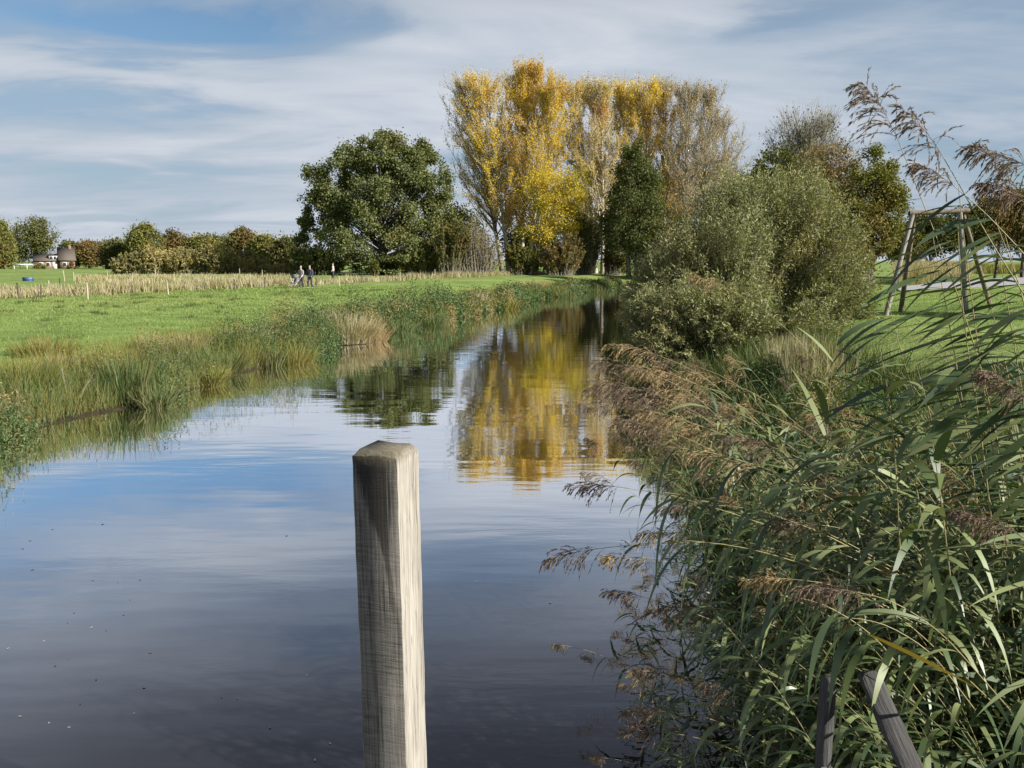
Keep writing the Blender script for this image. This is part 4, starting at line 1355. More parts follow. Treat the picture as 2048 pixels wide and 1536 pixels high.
# pond and dry reed belt beyond the swing
out = [on(px, py, 1.36) for px, py in ((1800, 584), (1880, 577), (1960, 574), (2060, 566), (2200, 562), (2200, 548), (2060, 551), (1990, 555), (1930, 560), (1860, 568), (1790, 575))]
pz = 1.36
pond_v = np.array([[p[0], p[1], pz] for p in out])
ctr = pond_v.mean(0)
g = Geo()
npd = len(pond_v)
g.add(np.vstack([pond_v, ctr]), [[i, (i + 1) % npd, npd, npd] for i in range(npd)])
N = Nodes("pale_gravel")
tc = N.n("NewGeometry").outputs["Position"]
nz = N.noise(tc, 12, 4, 0.7)
p = N.n("BsdfPrincipled")
p.inputs["Roughness"].default_value = 0.6
N.l(N.ramp(nz, [(0.3, (0.24, 0.24, 0.26)), (0.7, (0.42, 0.42, 0.45))]), p.inputs["Base Color"])
N.l(p.outputs[0], N.out.inputs[0])
me = bpy.data.meshes.new("pale_path")
me.from_pydata([(v[0], v[1], float(ground_z(v[0], v[1])) + 0.06) for v in pond_v], [], [list(range(npd))])
me.materials.append(N.m)
pth = bpy.data.objects.new("gravel_path", me)
C.objects.link(pth)
tag(pth, "pale grey gravel path crossing the right meadow", "path", kind="structure")
g = Geo()
n = 9000
px = 1790 + 150 * rng.random(n)
py = 556 + 12 * rng.random(n) - (px - 1790) * 0.03
Q = np.array([on(a, b, 1.36)[:2] for a, b in zip(px, py)])
blades(Q, -0.02, 1.0 + 1.0 * rng.random(n), 0.04, 0.14, 0.4 * rng.random(n), 3, g)
tag(g.build("reed_belt", M["straw"]), "belt of dry tan reeds beyond the swing frame", "reeds", kind="stuff")
g = Geo()
n = 3500
px = 1930 + 140 * rng.random(n)
py = 541 + 6 * rng.random(n)
Q = np.array([on(a, b, 1.3)[:2] for a, b in zip(px, py)])
blades(Q, -0.02, 0.8 + 0.8 * rng.random(n), 0.07, 0.14, 0.4 * rng.random(n), 3, g)
tag(g.build("marsh_grass", M["bank_grass"]), "low marsh grass before the far right trees", "grass", kind="stuff")

# ------------------------------------------------------------------ mooring post in the water
def post_material():
    N = Nodes("weathered_oak_post")
    tc = N.n("TexCoord").outputs["Object"]
    xyz = N.n("SeparateXYZ")
    N.l(tc, xyz.inputs[0])
    saw = N.noise(tc, 1.0, 3, 0.7, (7, 7, 250))
    grain = N.noise(tc, 1.0, 5, 0.65, (120, 120, 2.2))
    blot = N.noise(tc, 6.0, 4, 0.6, (1, 1, 0.4))
    base = N.ramp(grain, [(0.30, (0.10, 0.092, 0.08)), (0.46, (0.30, 0.285, 0.255)), (0.72, (0.43, 0.41, 0.37))])
    sm = N.mix(N.ramp(blot, [(0.35, (0.25, 0.25, 0.25)), (0.6, (1, 1, 1))]), (0.85, 0.85, 0.85), N.ramp(saw, [(0.42, (0.36, 0.35, 0.34)), (0.54, (1.1, 1.1, 1.1))]))
    # saw marks only on the sawn front face
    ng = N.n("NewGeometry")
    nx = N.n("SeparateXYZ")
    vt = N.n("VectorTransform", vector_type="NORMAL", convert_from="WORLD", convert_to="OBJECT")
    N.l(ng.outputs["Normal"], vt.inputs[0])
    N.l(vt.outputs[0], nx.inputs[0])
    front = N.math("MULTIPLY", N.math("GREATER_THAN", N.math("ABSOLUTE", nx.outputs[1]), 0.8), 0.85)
    col = N.mix(front, base, N.mix(1.0, N.mix(1.0, base, (0.46, 0.46, 0.47), "MULTIPLY"), sm, "MULTIPLY"))  # front face's shaded tone is multiplied into the wood colour
    col = N.mix(N.ramp(blot, [(0.45, (0, 0, 0)), (0.7, (0.6, 0.6, 0.6))]), col, N.mix(1.0, col, (0.55, 0.54, 0.5), "MULTIPLY"))
    ck = N.noise(tc, 1.0, 2, 0.5, (38, 38, 0.9))
    ck = N.ramp(ck, [(0.485, (0, 0, 0)), (0.498, (0.85, 0.85, 0.85)), (0.51, (0, 0, 0))])
    col = N.mix(N.math("MULTIPLY", ck, N.math("SUBTRACT", 1.0, N.math("MULTIPLY", front, 0.8))), col, (0.05, 0.045, 0.04))
    # dark wet stain running down from the top of the front face
    t = N.math("DIVIDE", N.math("SUBTRACT", 0.0, xyz.outputs[2]), 0.62)
    c0 = N.math("ADD", N.math("MULTIPLY", t, 0.085), -0.02)
    wd = N.math("MAXIMUM", N.math("MULTIPLY", N.math("POWER", N.math("SUBTRACT", 1.0, t, clamp=True), 1.7), 0.13), 0.014)
    dist = N.math("DIVIDE", N.math("ABSOLUTE", N.math("SUBTRACT", xyz.outputs[0], c0)), wd)
    dist = N.math("ADD", dist, N.math("MULTIPLY", N.math("SUBTRACT", grain, 0.5), 1.4))
    mr = N.n("MapRange")
    mr.inputs[1].default_value, mr.inputs[2].default_value = 1.15, 0.6
    N.l(dist, mr.inputs[0])
    fd = N.n("MapRange")
    fd.inputs[1].default_value, fd.inputs[2].default_value = 1.5, 0.5
    N.l(t, fd.inputs[0])
    st = N.math("MULTIPLY", N.math("MULTIPLY", mr.outputs[0], fd.outputs[0]), N.math("MULTIPLY", front, 1.0))
    col = N.mix(st, col, (0.016, 0.015, 0.013))
    # lichen and algae on the weathered head
    top = N.n("MapRange")
    top.inputs[1].default_value, top.inputs[2].default_value = -0.055, -0.005
    N.l(N.math("ADD", xyz.outputs[2], N.math("MULTIPLY", N.math("SUBTRACT", blot, 0.5), 0.08)), top.inputs[0])
    col = N.mix(N.math("MULTIPLY", top.outputs[0], 0.8), col, N.ramp(N.noise(tc, 45, 4, 0.7), [(0.35, (0.045, 0.04, 0.025)), (0.65, (0.15, 0.13, 0.085))]))
    p = N.n("BsdfPrincipled")
    p.inputs["Roughness"].default_value = 0.85
    p.inputs["Specular IOR Level"].default_value = 0.25
    N.l(col, p.inputs["Base Color"])
    bp = N.n("Bump")
    bp.inputs["Strength"].default_value = 0.6
    bp.inputs["Distance"].default_value = 0.004
    N.l(N.math("ADD", N.math("MULTIPLY", saw, N.math("ADD", front, 0.05)), N.math("MULTIPLY", grain, 0.8)), bp.inputs["Height"])
    N.l(bp.outputs[0], p.inputs["Normal"])
    N.l(p.outputs[0], N.out.inputs[0])
    return N.m


def timber(name, w, d, length, chamfer, top_drop, mat, parent=None, seed=0):
    """squared timber with worn arrises and a bevelled head; origin at the top centre"""
    r = np.random.default_rng(seed)
    rings = []
    zs = [0.0, -top_drop * 0.55, -top_drop] + list(np.linspace(-top_drop - 0.04, -length, 40))
    ins = [0.78, 0.90, 1.0] + [1.0] * 40
    for z, k in zip(zs, ins):
        hw, hd = w / 2 * k, d / 2 * k
        c = chamfer
        pts = [(-hw + c, -hd), (0, -hd), (hw - c, -hd), (hw, -hd + c), (hw, 0), (hw, hd - c), (hw - c, hd), (0, hd), (-hw + c, hd), (-hw, hd - c), (-hw, 0), (-hw, -hd + c)]
        rings.append([(x + r.normal() * 0.0012, y + r.normal() * 0.0012, z + (r.normal() * 0.002 if k == 1 else r.normal() * 0.003)) for x, y in pts])
    m = 12
    V = np.array(rings).reshape(-1, 3)
    F = [[k * m + s, (k + 1) * m + s, (k + 1) * m + (s + 1) % m, k * m + (s + 1) % m] for k in range(len(zs) - 1) for s in range(m)]
    F += [[0, 1, 10, 11], [1, 2, 3, 4], [1, 4, 7, 10], [4, 5, 6, 7], [7, 8, 9, 10]]
    g = Geo()
    g.add(V, F)
    return g.build(name, mat, parent)


tp = at(771, 893, 3.2)
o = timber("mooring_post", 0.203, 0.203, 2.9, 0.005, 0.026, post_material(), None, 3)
o.location = tp
o.rotation_euler = (0, R(-0.55), R(-18))
tag(o, "weathered square timber post standing in the river in the foreground", "post")

M["old_timber"] = plain("old_grey_timber", (0.022, 0.022, 0.022), (0.075, 0.075, 0.076), 14, 0.9, (6, 6, 0.35), 0.5)
tp2 = at(1657, 1352, 3.0)
o = timber("timber_post", 0.05, 0.05, 2.2, 0.006, 0.02, M["old_timber"], None, 5)
o.location = tp2
o.rotation_euler = (0, 0, R(20))
tag(o, "thin grey timber upright half hidden under the reeds at the bottom right", "post")
a, b = at(1735, 1345, 3.0), at(1850, 1600, 2.55)
o = timber("leaning_plank", 0.085, 0.03, float(np.linalg.norm(b - a)) + 0.5, 0.004, 0.01, M["old_timber"], None, 6)
o.location = a
o.rotation_euler = Vector(a - b).to_track_quat("Z", "Y").to_euler()
tag(o, "grey plank leaning right beside the thin upright under the reeds", "plank")

# ------------------------------------------------------------------ floating leaf flecks
M["fleck"] = plain("floating_leaf", (0.14, 0.14, 0.135), (0.26, 0.26, 0.24), 8, 0.5)
g = Geo()
th = np.linspace(0, 2 * math.pi, 9)[:-1]
rr = 1 + 0.18 * np.cos(2 * th)
V = [[0, 0, 0.004]] + [[0.02 * r_ * math.cos(a), 0.012 * r_ * math.sin(a), 0.003 + 0.002 * math.sin(a)] for a, r_ in zip(th, rr)]
g.add(V, [[0, 1 + 2 * k, 2 + 2 * k, 1 + (2 * k + 2) % 8] for k in range(4)])
proto = g.build("floating_leaf", M["fleck"])
FL = [(205, 1048), (105, 1058), (60, 1081), (45, 1097), (108, 1114), (65, 1139), (280, 1159), (260, 1199), (247, 1229), (148, 1225), (135, 1245), (183, 1255), (88, 1282), (300, 1305), (16, 1297), (136, 1316),
      (110, 1331), (192, 1359), (288, 1375), (160, 1407), (268, 1427), (98, 1446), (138, 1455), (443, 1395), (475, 1397), (613, 1350), (540, 1455), (660, 1487), (630, 1520), (573, 1071), (1100, 1206), (1265, 1311), (212, 1260),
      (185, 1160), (235, 1165), (40, 1433), (953, 1163)]
for i, (px, py) in enumerate(FL):
    o = proto if i == 0 else proto.copy()
    if i:
        C.objects.link(o)
    o.location = on(px, py, 0.002)
    o.rotation_euler = (0, 0, rng.random() * 6)
    sc = (0.5 + 0.5 * rng.random()) * (1.1 if py < 1150 else 0.65)
    o.scale = (sc, sc, 1)
    lab = "tiny pale leaf floating on the water left of the wooden post"
    if px > 860:
        lab = "tiny pale leaf floating on the water between post and reeds"
    tag(o, lab, "leaf", "pale leaves floating on the river")

# ------------------------------------------------------------------ reeds
def reed_parts(path, seed, leaves=9, plume=0.3, leaf_len=0.45, leaf_w=0.027, dense=1.0, side=None, stem_r=0.0032, plume_mat="plume", leaf_from=0.25, leaf_to=0.93, hang=1.6, rise=0.75):
    """geometry of one reed along a stem path (K,3): stem, leaves, drooping plume"""
    r = np.random.default_rng(seed)
    path = np.asarray(path, float)
    K = len(path)
    gs, gl, gp = Geo(), Geo(), Geo()
    tubes(gs, path[None], np.linspace(stem_r, stem_r * 0.45, K)[None], 5)

    def pos(t):
        x = t * (K - 1)
        i = min(int(x), K - 2)
        f = x - i
        return path[i] * (1 - f) + path[i + 1] * f, unit(path[i + 1] - path[i])

    if leaves:
        Bs, Ds, Ls, Ws, Dr, Tw = [], [], [], [], [], []
        az = r.random() * 6.28
        for i in range(leaves):
            t = leaf_from + (leaf_to - leaf_from) * (i + 0.5 * r.random()) / leaves
            p, tg = pos(t)
            az += math.pi + r.normal() * 0.5
            out_ = np.array([math.cos(az), math.sin(az), 0])
            if side is not None:
                out_ = unit(out_ * 0.55 + np.asarray(side))
            Bs.append(p)
            Ds.append(unit(tg * rise + out_ * 0.65))
            Ls.append(leaf_len * (0.65 + 0.6 * r.random()) * (1.15 - 0.4 * t))
            Ws.append(leaf_w * (0.7 + 0.6 * r.random()))
            Dr.append(hang * (0.5 + r.random()))
            Tw.append(r.normal() * 0.5)
        ribbons(gl, np.array(Bs), np.array(Ds), np.array(Ls), np.array(Ws), np.array(Dr), 8, 0.45, np.array(Tw))
    if plume:
        tip, tg = pos(1.0)
        nb = int(34 * dense)
        lean = tg * np.array([1, 1, 0.0])
        if np.linalg.norm(lean) < 0.2:
            lean = np.array([-1.0, 0, 0])
        lean = unit(lean)
        nb = int(46 * dense)
        ax = bez(tip, tip + tg * plume * 0.5, tip + tg * plume * 0.86 + lean * plume * 0.1 - np.array([0, 0, plume * 0.10]), 8)[0]
        tubes(gp, ax[None], np.linspace(stem_r * 0.5, stem_r * 0.15, 8)[None], 3)
        t = np.sort(r.random(nb)) ** 0.85
        x = t * 7
        i0 = np.minimum(x.astype(int), 6)
        B = ax[i0] * (1 - (x - i0))[:, None] + ax[i0 + 1] * (x - i0)[:, None]
        bd = unit(tg[None] * 0.55 + lean[None] * 0.35 + np.array([0, 0, -0.15]) + 0.42 * r.normal(size=(nb, 3)))
        bl = plume * (0.60 - 0.36 * t) * (0.55 + 0.6 * r.random(nb))
        S = 6
        pts = [B]
        D = bd
        for k in range(S):
            B = B + D * (bl / S)[:, None]
            D = unit(D + np.array([0, 0, -1.0]) * 0.24)
            pts.append(B)
        pp = np.stack(pts, 1)
        tubes(gp, pp, np.broadcast_to(np.linspace(0.0008, 0.0004, S + 1), (nb, S + 1)), 3)
        m = int(nb * 22)
        kb = r.integers(nb, size=m)
        tt = (0.12 + 0.88 * r.random(m) ** 0.8) * S
        i0 = np.minimum(tt.astype(int), S - 1)
        f = (tt - i0)[:, None]
        P = pp[kb, i0] * (1 - f) + pp[kb, i0 + 1] * f
        tn = unit(pp[kb, i0 + 1] - pp[kb, i0])
        Dd = unit(tn + 0.22 * r.normal(size=(m, 3)) + np.array([0, 0, -0.15]))
        ls = 0.020 * (0.6 + 0.8 * r.random(m)) * (0.6 + plume)
        Sd = unit(np.cross(Dd, unit(r.normal(size=(m, 3)))))
        L_, W_ = ls[:, None], ls[:, None] * 0.095
        V = np.stack([P, P + Dd * L_ * 0.45 + Sd * W_, P + Dd * L_, P + Dd * L_ * 0.45 - Sd * W_], 1)
        gp.add(V.reshape(-1, 3), np.arange(m * 4).reshape(m, 4))
    return gs, gl, gp


def reed(label, path, seed, group, leafmat="reed_leaf", plume_mat="plume", **kw):
    base = np.asarray(path[0], float)
    t = thing("reed", label, "reed", base, group)
    gs, gl, gp = reed_parts(path, seed, **kw)
    gs.build("stem", M["reed_stem"], t, True, base)
    if gl.n:
        gl.build("foliage", M[leafmat], t, True, base)
    if gp.n:
        gp.build("plume", M[plume_mat], t, False, base)
    return t


def stem_path(pts, K=14):
    """smooth curve through a few survey points (px, py, Y)"""
    P = np.array([at(*p) for p in pts])
    d = np.concatenate([[0], np.cumsum(np.linalg.norm(np.diff(P, axis=0), axis=1))])
    t = np.linspace(0, d[-1], K)
    # piecewise linear, then smoothed
    Q = np.stack([np.interp(t, d, P[:, k]) for k in range(3)], -1)
    for _ in range(3):
        Q[1:-1] = (Q[:-2] + 2 * Q[1:-1] + Q[2:]) / 4
    return Q


GH = "single reeds that stand out on the right"
HERO = [  # label, survey points foot -> head, settings
    ("tallest reed, its open plume against the grey sky", [(2020, 1000, 3.3), (1960, 720, 3.25), (1895, 530, 3.2), (1853, 422, 3.2), (1800, 290, 3.2)], dict(plume=0.34, leaves=7, leaf_len=0.36, dense=1.2, side=(-1.2, 0, -0.7), hang=0.6, rise=0.2)),
    ("reed bowing left just right of the tallest, with a narrow plume", [(2160, 800, 3.0), (2047, 582, 3.0), (1984, 492, 3.0), (1929, 386, 3.0), (1885, 312, 3.0)], dict(plume=0.26, leaves=6, leaf_len=0.34, side=(-1.2, 0, -0.7), hang=0.6, rise=0.2)),
    ("reed with a short dense plume below the tallest one's head", [(2160, 640, 3.15), (2060, 520, 3.15), (1960, 414, 3.15), (1909, 373, 3.15)], dict(plume=0.2, leaves=6, leaf_len=0.34, dense=1.2, side=(-1.2, 0, -0.7), hang=0.6, rise=0.2)),
    ("reed at the right edge, big dark plume pointing left against the sky", [(2300, 640, 2.95), (2240, 480, 2.95), (2150, 380, 2.95), (2060, 335, 2.95)], dict(plume=0.25, leaves=4, leaf_len=0.34, dense=1.8)),
    ("reed at the right edge with a hanging brown plume at tree height", [(2280, 760, 2.95), (2220, 560, 2.95), (2140, 440, 2.95), (2080, 410, 2.95)], dict(plume=0.24, leaves=4, leaf_len=0.34, dense=1.9)),
    ("reed at the right edge with a shaggy brown plume level with the lawn", [(2240, 1150, 3.05), (2200, 960, 3.05), (2120, 850, 3.05), (2060, 800, 3.05)], dict(plume=0.24, leaves=5, dense=1.7)),
    ("reed at the right edge with a dark plume low over the shade", [(2280, 1350, 2.95), (2220, 1200, 2.95), (2110, 1110, 2.95), (2040, 1070, 2.95)], dict(plume=0.26, leaves=5, dense=1.7)),
    ("reed reaching farthest left over the water, level stem and grey plume", [(1990, 1330, 3.6), (1760, 1170, 3.6), (1500, 1085, 3.7), (1300, 1080, 3.7), (1215, 1095, 3.7)], dict(plume=0.3, leaves=8, leaf_len=0.42, hang=2.6, side=(-0.2, 0, -0.6), leaf_from=0.35, leaf_to=0.98)),
    ("reed arching left over the water, upper of the two grey plumes", [(1960, 1240, 3.8), (1700, 1110, 3.9), (1420, 1010, 3.9), (1290, 975, 3.9), (1245, 975, 3.9)], dict(plume=0.27, leaves=8, leaf_len=0.42, hang=2.6, side=(-0.2, 0, -0.6), leaf_from=0.4, leaf_to=0.98)),
    ("reed with a pale pinkish plume under the farthest reaching one", [(1900, 1400, 3.6), (1650, 1220, 3.6), (1400, 1130, 3.6), (1310, 1120, 3.6)], dict(plume=0.24, leaves=7, hang=2.4, plume_mat="plume_gold", side=(-0.2, 0, -0.5))),
    ("reed with a tan plume lying over the leaning blades", [(1960, 1330, 3.6), (1700, 1150, 3.6), (1500, 1080, 3.6), (1400, 1070, 3.6)], dict(plume=0.28, leaves=7, plume_mat="plume_gold", hang=2.2, side=(-0.2, 0, -0.4))),
    ("reed with a coarse brown plume in the middle of the stand", [(1980, 1250, 3.5), (1800, 1100, 3.5), (1700, 1055, 3.5), (1640, 1050, 3.5)], dict(plume=0.27, leaves=6, dense=1.3, hang=2.0)),
    ("reed with a rust plume left of the coarse brown one", [(1900, 1200, 4.0), (1650, 1060, 4.0), (1470, 1005, 4.0), (1410, 1010, 4.0)], dict(plume=0.22, leaves=6, hang=2.2)),
    ("reed with a drooping brown plume in the lit middle of the stand", [(1980, 1400, 3.3), (1800, 1230, 3.3), (1660, 1160, 3.3), (1600, 1160, 3.3)], dict(plume=0.24, leaves=6, dense=1.3, plume_mat="plume_gold", hang=2.0)),
    ("reed with a wide brown plume above the grey timber", [(2020, 1420, 3.0), (1880, 1260, 3.0), (1770, 1190, 3.0), (1715, 1185, 3.0)], dict(plume=0.24, leaves=6, dense=1.4, hang=2.0)),
    ("low reed with a small plume just above the dark water", [(1800, 1460, 3.9), (1560, 1300, 3.9), (1380, 1220, 3.9), (1290, 1195, 3.9)], dict(plume=0.2, leaves=6, hang=2.2)),
    ("low reed with a lone brown plume nearest the water at the bottom", [(1760, 1560, 3.9), (1560, 1420, 3.9), (1400, 1355, 3.9), (1330, 1345, 3.9)], dict(plume=0.18, leaves=3, hang=2.0)),
    ("lowest left reed with a sparse drooping plume at the bottom", [(1760, 1650, 3.8), (1560, 1500, 3.8), (1420, 1430, 3.8), (1340, 1425, 3.8)], dict(plume=0.24, leaves=4, hang=2.0)),
    ("bottom reed with a dark plume trailing to the lower left", [(1740, 1700, 3.8), (1560, 1540, 3.8), (1400, 1470, 3.8), (1330, 1465, 3.8)], dict(plume=0.22, leaves=3, hang=2.0)),
    ("reed with a dark feathery plume above the bottom tangle", [(1800, 1480, 3.8), (1640, 1300, 3.8), (1480, 1215, 3.8), (1400, 1215, 3.8)], dict(plume=0.26, leaves=7, dense=1.2, hang=2.4)),
    ("far reed with a thin plume over the golden reflection", [(1700, 1000, 7.0), (1480, 880, 7.0), (1300, 815, 7.0), (1240, 815, 7.0)], dict(plume=0.3, leaves=5)),
    ("reed with a pinkish plume against the dark side of the willow", [(1700, 860, 7.5), (1620, 700, 7.5), (1520, 610, 7.5), (1450, 575, 7.5)], dict(plume=0.36, leaves=4, dense=1.5, plume_mat="plume_gold")),
    ("reed with upright green blades against the lawn", [(1800, 1100, 3.2), (1790, 900, 3.2), (1775, 770, 3.2), (1760, 700, 3.2)], dict(plume=0, leaves=8, leaf_len=0.4, leaf_w=0.036, hang=1.2)),
    ("reed drooping long blades straight down over the water, upper one", [(1800, 1080, 3.6), (1600, 960, 3.6), (1420, 900, 3.6), (1290, 890, 3.6)], dict(plume=0, leaves=11, leaf_len=0.52, leaf_w=0.026, hang=4.5, leaf_from=0.3, leaf_to=0.99, side=(-0.3, 0, -0.5))),
    ("reed drooping long blades straight down over the water, middle one", [(1850, 1180, 3.5), (1640, 1060, 3.5), (1450, 1000, 3.5), (1330, 985, 3.5)], dict(plume=0, leaves=12, leaf_len=0.55, leaf_w=0.026, hang=4.5, leaf_from=0.25, leaf_to=0.99, side=(-0.3, 0, -0.5))),
    ("reed drooping long blades straight down over the water, lower one", [(1850, 1260, 3.4), (1650, 1140, 3.4), (1480, 1090, 3.4), (1360, 1080, 3.4)], dict(plume=0, leaves=12, leaf_len=0.5, leaf_w=0.026, hang=4.5, leaf_from=0.2, leaf_to=0.99, side=(-0.3, 0, -0.5))),
    ("reed with hanging blades just left of the grey timber upright", [(1850, 1400, 3.0), (1750, 1270, 3.0), (1640, 1200, 3.0), (1560, 1190, 3.0)], dict(plume=0, leaves=12, leaf_len=0.42, leaf_w=0.026, hang=4.0, leaf_from=0.2, leaf_to=0.99, side=(-0.3, 0, -0.5))),
    ("reed hanging its blades before the grey timber", [(1950, 1420, 3.0), (1860, 1300, 3.0), (1760, 1240, 3.0), (1690, 1235, 3.0)], dict(plume=0, leaves=12, leaf_len=0.36, leaf_w=0.026, hang=4.0, leaf_from=0.2, leaf_to=0.99, side=(-0.3, 0, -0.5))),
    ("broad leaved reed before the swing frame", [(1990, 1100, 3.15), (1960, 850, 3.15), (1925, 640, 3.15), (1915, 440, 3.15)], dict(plume=0, leaves=10, leaf_len=0.42, leaf_w=0.036, side=(-1.6, 0, -0.9), hang=0.5, rise=0.1, leaf_from=0.3, leaf_to=0.99)),
    ("second broad leaved reed at the right edge of the lawn", [(2120, 1050, 3.1), (2090, 860, 3.1), (2060, 700, 3.1), (2050, 560, 3.1)], dict(plume=0, leaves=9, leaf_len=0.4, leaf_w=0.036, side=(-1.6, 0, -1.0), hang=0.5, rise=0.1)),
    ("tall dark reed whose upper blades stand against the sky over the swing frame", [(2000, 1000, 3.3), (1965, 760, 3.3), (1935, 540, 3.3), (1917, 375, 3.3)], dict(plume=0, leaves=9, leaf_len=0.42, leaf_w=0.034, side=(-1.5, 0, -0.8), hang=0.4, rise=0.3, leaf_from=0.5, leaf_to=0.995)),
    ("dark reed with blades slanting down over the swing frame's right legs", [(2110, 900, 3.3), (2075, 700, 3.3), (2030, 540, 3.3), (1990, 440, 3.3)], dict(plume=0, leaves=10, leaf_len=0.46, leaf_w=0.034, side=(-1.5, 0, -0.8), hang=0.4, rise=0.2, leaf_from=0.4, leaf_to=0.99)),
    ("leaning leafy reed with long straight blades across the swing frame's left legs", [(1960, 1050, 3.4), (1925, 800, 3.4), (1890, 600, 3.4), (1865, 470, 3.4)], dict(plume=0, leaves=11, leaf_len=0.46, leaf_w=0.03, side=(-1.6, 0, -0.8), hang=0.5, rise=0.2, leaf_from=0.35, leaf_to=0.99)),
    ("leafy reed with long straight blades over the lawn left of the swing frame", [(1900, 1080, 3.5), (1850, 860, 3.5), (1800, 700, 3.5), (1775, 600, 3.5)], dict(plume=0, leaves=10, leaf_len=0.46, leaf_w=0.03, side=(-1.4, 0, -0.9), hang=0.8, rise=0.3, leaf_from=0.3, leaf_to=0.99)),
    ("leafy reed with long straight blades over the lawn's right end", [(2080, 1020, 3.3), (2050, 820, 3.3), (2020, 640, 3.3), (2000, 520, 3.3)], dict(plume=0, leaves=11, leaf_len=0.46, leaf_w=0.03, side=(-1.6, 0, -0.9), hang=0.6, rise=0.2, leaf_from=0.3, leaf_to=0.99)),
    ("leafy reed with dark blades before the sunlit strip of lawn", [(1860, 1150, 3.4), (1830, 950, 3.4), (1800, 830, 3.4), (1770, 740, 3.4)], dict(plume=0, leaves=10, leaf_len=0.4, leaf_w=0.03, side=(-1.0, 0, 0.2), hang=1.0, rise=0.6, leaf_from=0.3, leaf_to=0.99)),
    ("short leafy reed right of the willow's foot", [(1650, 1000, 4.4), (1655, 850, 4.4), (1660, 760, 4.4), (1680, 650, 4.4)], dict(plume=0, leaves=8, leaf_len=0.5, leaf_w=0.036, hang=0.8)),
    ("leafy reed with star like blades before the lawn", [(1900, 1150, 3.15), (1880, 980, 3.15), (1865, 880, 3.15), (1850, 800, 3.15)], dict(plume=0, leaves=9, leaf_len=0.36, leaf_w=0.036, hang=1.4)),
]
for i, (lab, pts, kw) in enumerate(HERO):
    reed(lab, stem_path(pts), 100 + i, GH, **kw)

# brown plumes massed over the water below the willow
GW = "brown plumed reeds leaning out below the willow"
for i, (px, py, Y, gold) in enumerate([(1320, 712, 5.4, 1), (1300, 748, 5.2, 0), (1352, 752, 5.6, 1), (1325, 795, 5.0, 0), (1392, 768, 5.6, 1), (1372, 822, 5.0, 0), (1430, 806, 5.4, 1), (1412, 856, 4.9, 1),
                                       (1475, 836, 5.3, 0), (1350, 868, 4.7, 0), (1490, 884, 4.8, 1), (1535, 830, 5.6, 1), (1400, 735, 6.2, 0), (1455, 765, 6.2, 1), (1560, 900, 4.7, 0), (1520, 940, 4.4, 1), (1290, 800, 5.6, 0)]):
    jx, jy = 40 * rng.normal(), 25 * rng.normal()
    path = stem_path([(px + 330 + jx, py + 330 + jy, Y + 0.3), (px + 215 + jx * 0.5, py + 165, Y + 0.1), (px + 110, py + 55, Y), (px + 45, py + 8, Y), (px, py, Y)])
    reed("tan plumed reed among those leaning out over the water below the willow" if gold else "dark brown plumed reed among those leaning out over the water below the willow", path, 300 + i, GW,
         plume=0.34 + 0.12 * rng.random(), dense=1.15, leaves=7, hang=2.2, plume_mat="plume_gold" if gold else "plume", leaf_to=0.8)

# tall leafy reeds closing the right edge
GR = "tall leafy reeds closing the right edge of the view"
for i, (px, py, Y) in enumerate([(2010, 470, 3.4), (2035, 560, 3.2), (1975, 590, 3.6), (2060, 450, 3.5), (1940, 660, 3.4), (2020, 640, 3.3), (1890, 700, 3.7), (1830, 720, 3.8), (1985, 720, 3.3), (2050, 680, 3.1)]):
    jx = 25 * rng.normal()
    path = stem_path([(px + 120 + jx, py + 620, Y + 0.1), (px + 90 + jx, py + 380, Y), (px + 45, py + 160, Y), (px, py, Y)])
    reed("tall leafy reed without plume among those closing the right edge", path, 400 + i, GR, plume=0, leaves=11, leaf_len=0.44, leaf_w=0.031,
         side=(-1.3, 0, -0.5), hang=0.6 + 0.8 * rng.random(), rise=0.25 + 0.4 * rng.random(), leaf_from=0.25, leaf_to=0.99)

# yellowed reed leaf stretched over the dark tangle
p = np.array([at(1735, 1268, 2.6), at(1800, 1290, 2.6), at(1880, 1335, 2.6), at(1950, 1375, 2.6)])
g = Geo()
q = bez(p[0], (p[1] + p[2]) / 2, p[3], 9)[0]
w = np.array([0.3, 0.7, 1, 1, 0.95, 0.8, 0.6, 0.35, 0.05]) * 0.011
up = np.array([0.1, -0.6, 0.8])
V = np.stack([q - up * w[:, None], q + up * w[:, None]], 1).reshape(-1, 3)
g.add(V, [[2 * k, 2 * k + 1, 2 * k + 3, 2 * k + 2] for k in range(8)])
tag(g.build("dead_leaf", M["reed_yellow"]), "yellowed reed blade lying slantwise over the dark tangle", "leaf")

# the rest of the stand: a dozen kinds of reed, copied
PROTO = []
for k in range(14):
    r = np.random.default_rng(500 + k)
    h = 1.5 + 0.6 * r.random()
    lean = 0.25 + 0.75 * r.random()
    K = 14
    t = np.linspace(0, 1, K)
    path = np.stack([-h * lean * 0.75 * t ** 1.8, 0.08 * h * np.sin(t * 2 + k), h * (t - 0.22 * lean * t ** 2.2)], -1)
    hasp = k % 2 == 0 or k in (5, 9)
    PROTO.append((path, hasp, k))
made = {}


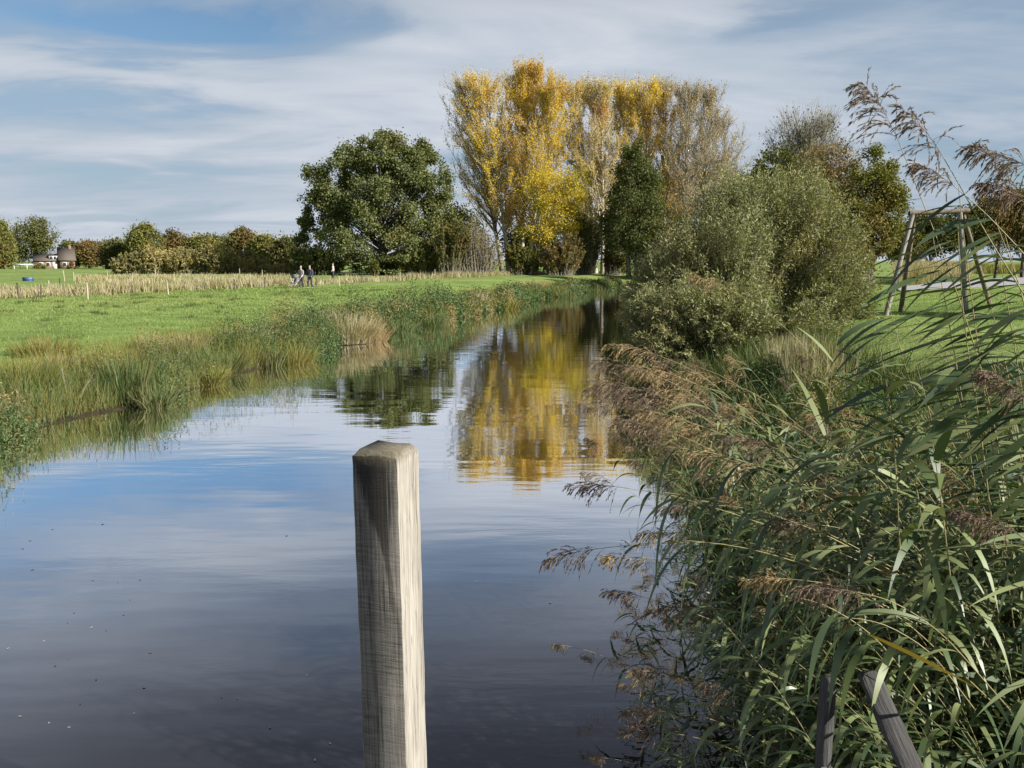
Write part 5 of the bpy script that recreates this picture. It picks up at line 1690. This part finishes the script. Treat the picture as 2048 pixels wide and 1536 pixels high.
def put_reed(k, x, y, rz, scale, label, group):
    z = max(float(ground_z(x, y)), -0.1) - 0.03
    if k not in made:
        path, hasp, s = PROTO[k]
        t = thing("reed", label, "reed", (x, y, z), group, rz)
        gs, gl, gp = reed_parts(path, 900 + k, leaves=(9 if hasp else 14) + k % 4, plume=(0.24 + 0.1 * (k % 3)) if hasp else 0, leaf_len=0.5, leaf_w=0.031, side=(-0.5, 0, -0.1), hang=1.5 + 0.25 * (k % 5), leaf_from=0.1)
        gs.build("stem", M["reed_stem"], t, True)
        gl.build("foliage", M["reed_leaf"], t, True)
        if gp.n:
            gp.build("plume", M["plume" if k % 4 else "plume_gold"], t)
        t.scale = (scale,) * 3
        made[k] = t
        return t
    return copy_thing(made[k], (x, y, z), (rng.normal() * 0.08, rng.normal() * 0.08, rz), scale, label, group)


def stand(n, x_of, ylo, yhi, dx, label_p, label_l, group, kinds, sc=(0.8, 1.15), face=0.0, fj=0.5):
    for i in range(n):
        y = ylo + (yhi - ylo) * rng.random()
        x = float(np.interp(y, YR, XR)) + x_of + dx * rng.random()
        k = kinds[int(rng.integers(len(kinds)))]
        put_reed(k, x, y, face + rng.normal() * fj, sc[0] + (sc[1] - sc[0]) * rng.random(), label_p if PROTO[k][1] else label_l, group)


LEAFY = [k for k in range(14) if not PROTO[k][1]]
STEEP = sorted(LEAFY, key=lambda k: -PROTO[k][0][-1][0] / PROTO[k][0][-1][2])[:3]
EVEN = [k for k in range(14) if PROTO[k][1]]
ALL = list(range(14))
stand(100, -0.1, 2.95, 5.6, 2.6, "plumed reed in the dense near stand at the bottom right", "plumeless leafy reed in the dense near stand at the bottom right", "near stand of reeds at the bottom right", LEAFY * 3 + [0, 5, 8], (0.6, 0.95), 0.1)
stand(46, -0.25, 3.0, 5.2, 1.0, "plumed reed leaning over the water at the edge of the near stand", "leafy reed leaning over the water at the edge of the near stand", "reeds leaning over the water at the near edge", LEAFY * 3 + [2, 10], (0.55, 0.85), 0.1, 0.35)
stand(56, -0.15, 5.2, 9.0, 1.7, "plumed reed on the right bank between near stand and willow", "plumeless leafy reed on the right bank between near stand and willow", "reeds on the right bank before the willow", LEAFY * 2 + [0, 4, 6, 9], (0.6, 0.95), -0.1)
stand(44, -0.35, 6.5, 11.0, 1.1, "brown plumed reed at the waterline below the willow", "plumeless reed at the waterline below the willow", "reeds at the waterline below the willow", EVEN, (0.65, 1.0), -0.2)
stand(30, -0.85, 3.9, 5.3, 0.8, "low plumed reed in the dark tangle over the water at the bottom", "low leafy reed in the dark tangle over the water at the bottom", "low reeds over the water at the bottom", EVEN + [3, 7], (0.36, 0.58), 0.0, 0.6)
stand(36, 0.35, 3.2, 4.6, 1.9, "tall plumed reed at the right edge", "tall broad leaved reed at the right edge before the lawn", "tall reeds at the right edge", STEEP, (1.05, 1.4), 0.1, 0.6)

# undergrowth on the right bank
g = Geo()
n = 26000
y = 2.2 + 17 * rng.random(n) ** 1.6
x = np.interp(y, YR, XR) - 0.15 + 3.4 * rng.random(n) ** 1.1
P2 = np.stack([x, y], -1)
blades(P2, -0.03, 0.25 + 0.65 * rng.random(n) * (0.4 + patchy(P2, 1.1, 4.0)), 0.008 + 0.006 * rng.random(n), 0.35, 1.6 * rng.random(n), 4, g)
tag(g.build("undergrowth", M["undergrowth"]), "tangled grass and dead blades filling the right bank", "grass", kind="stuff")
g = Geo()
n = 5000
y = 2.3 + 13 * rng.random(n) ** 1.4
x = np.interp(y, YR, XR) + 2.2 * rng.random(n)
z = np.maximum(ground_z(x, y), 0)
for k in range(9):
    B = np.stack([x, y, z + 0.6 * rng.random(n)], -1) + rng.normal(size=(n, 3)) * 0.06
    kites(g, B, unit(rng.normal(size=(n, 3))), 0.06 + 0.06 * rng.random(n), 0.024)
tag(g.build("bank_weeds", M["herb"]), "low leafy weeds under the reeds of the right bank", "weeds", kind="stuff")
# straw stems right of the willow foot
g = Geo()
n = 1800
y = 12 + 4 * rng.random(n)
x = np.interp(y, YR, XR) + 1.5 + 0.8 * rng.random(n)
P2 = np.stack([x, y], -1)
blades(P2, -0.03, 0.5 + 0.6 * rng.random(n), 0.012, 0.14, 0.5 * rng.random(n), 4, g)
tag(g.build("dry_reeds", M["straw"]), "pale dry reed stems right of the willow's foot", "reeds", kind="stuff")
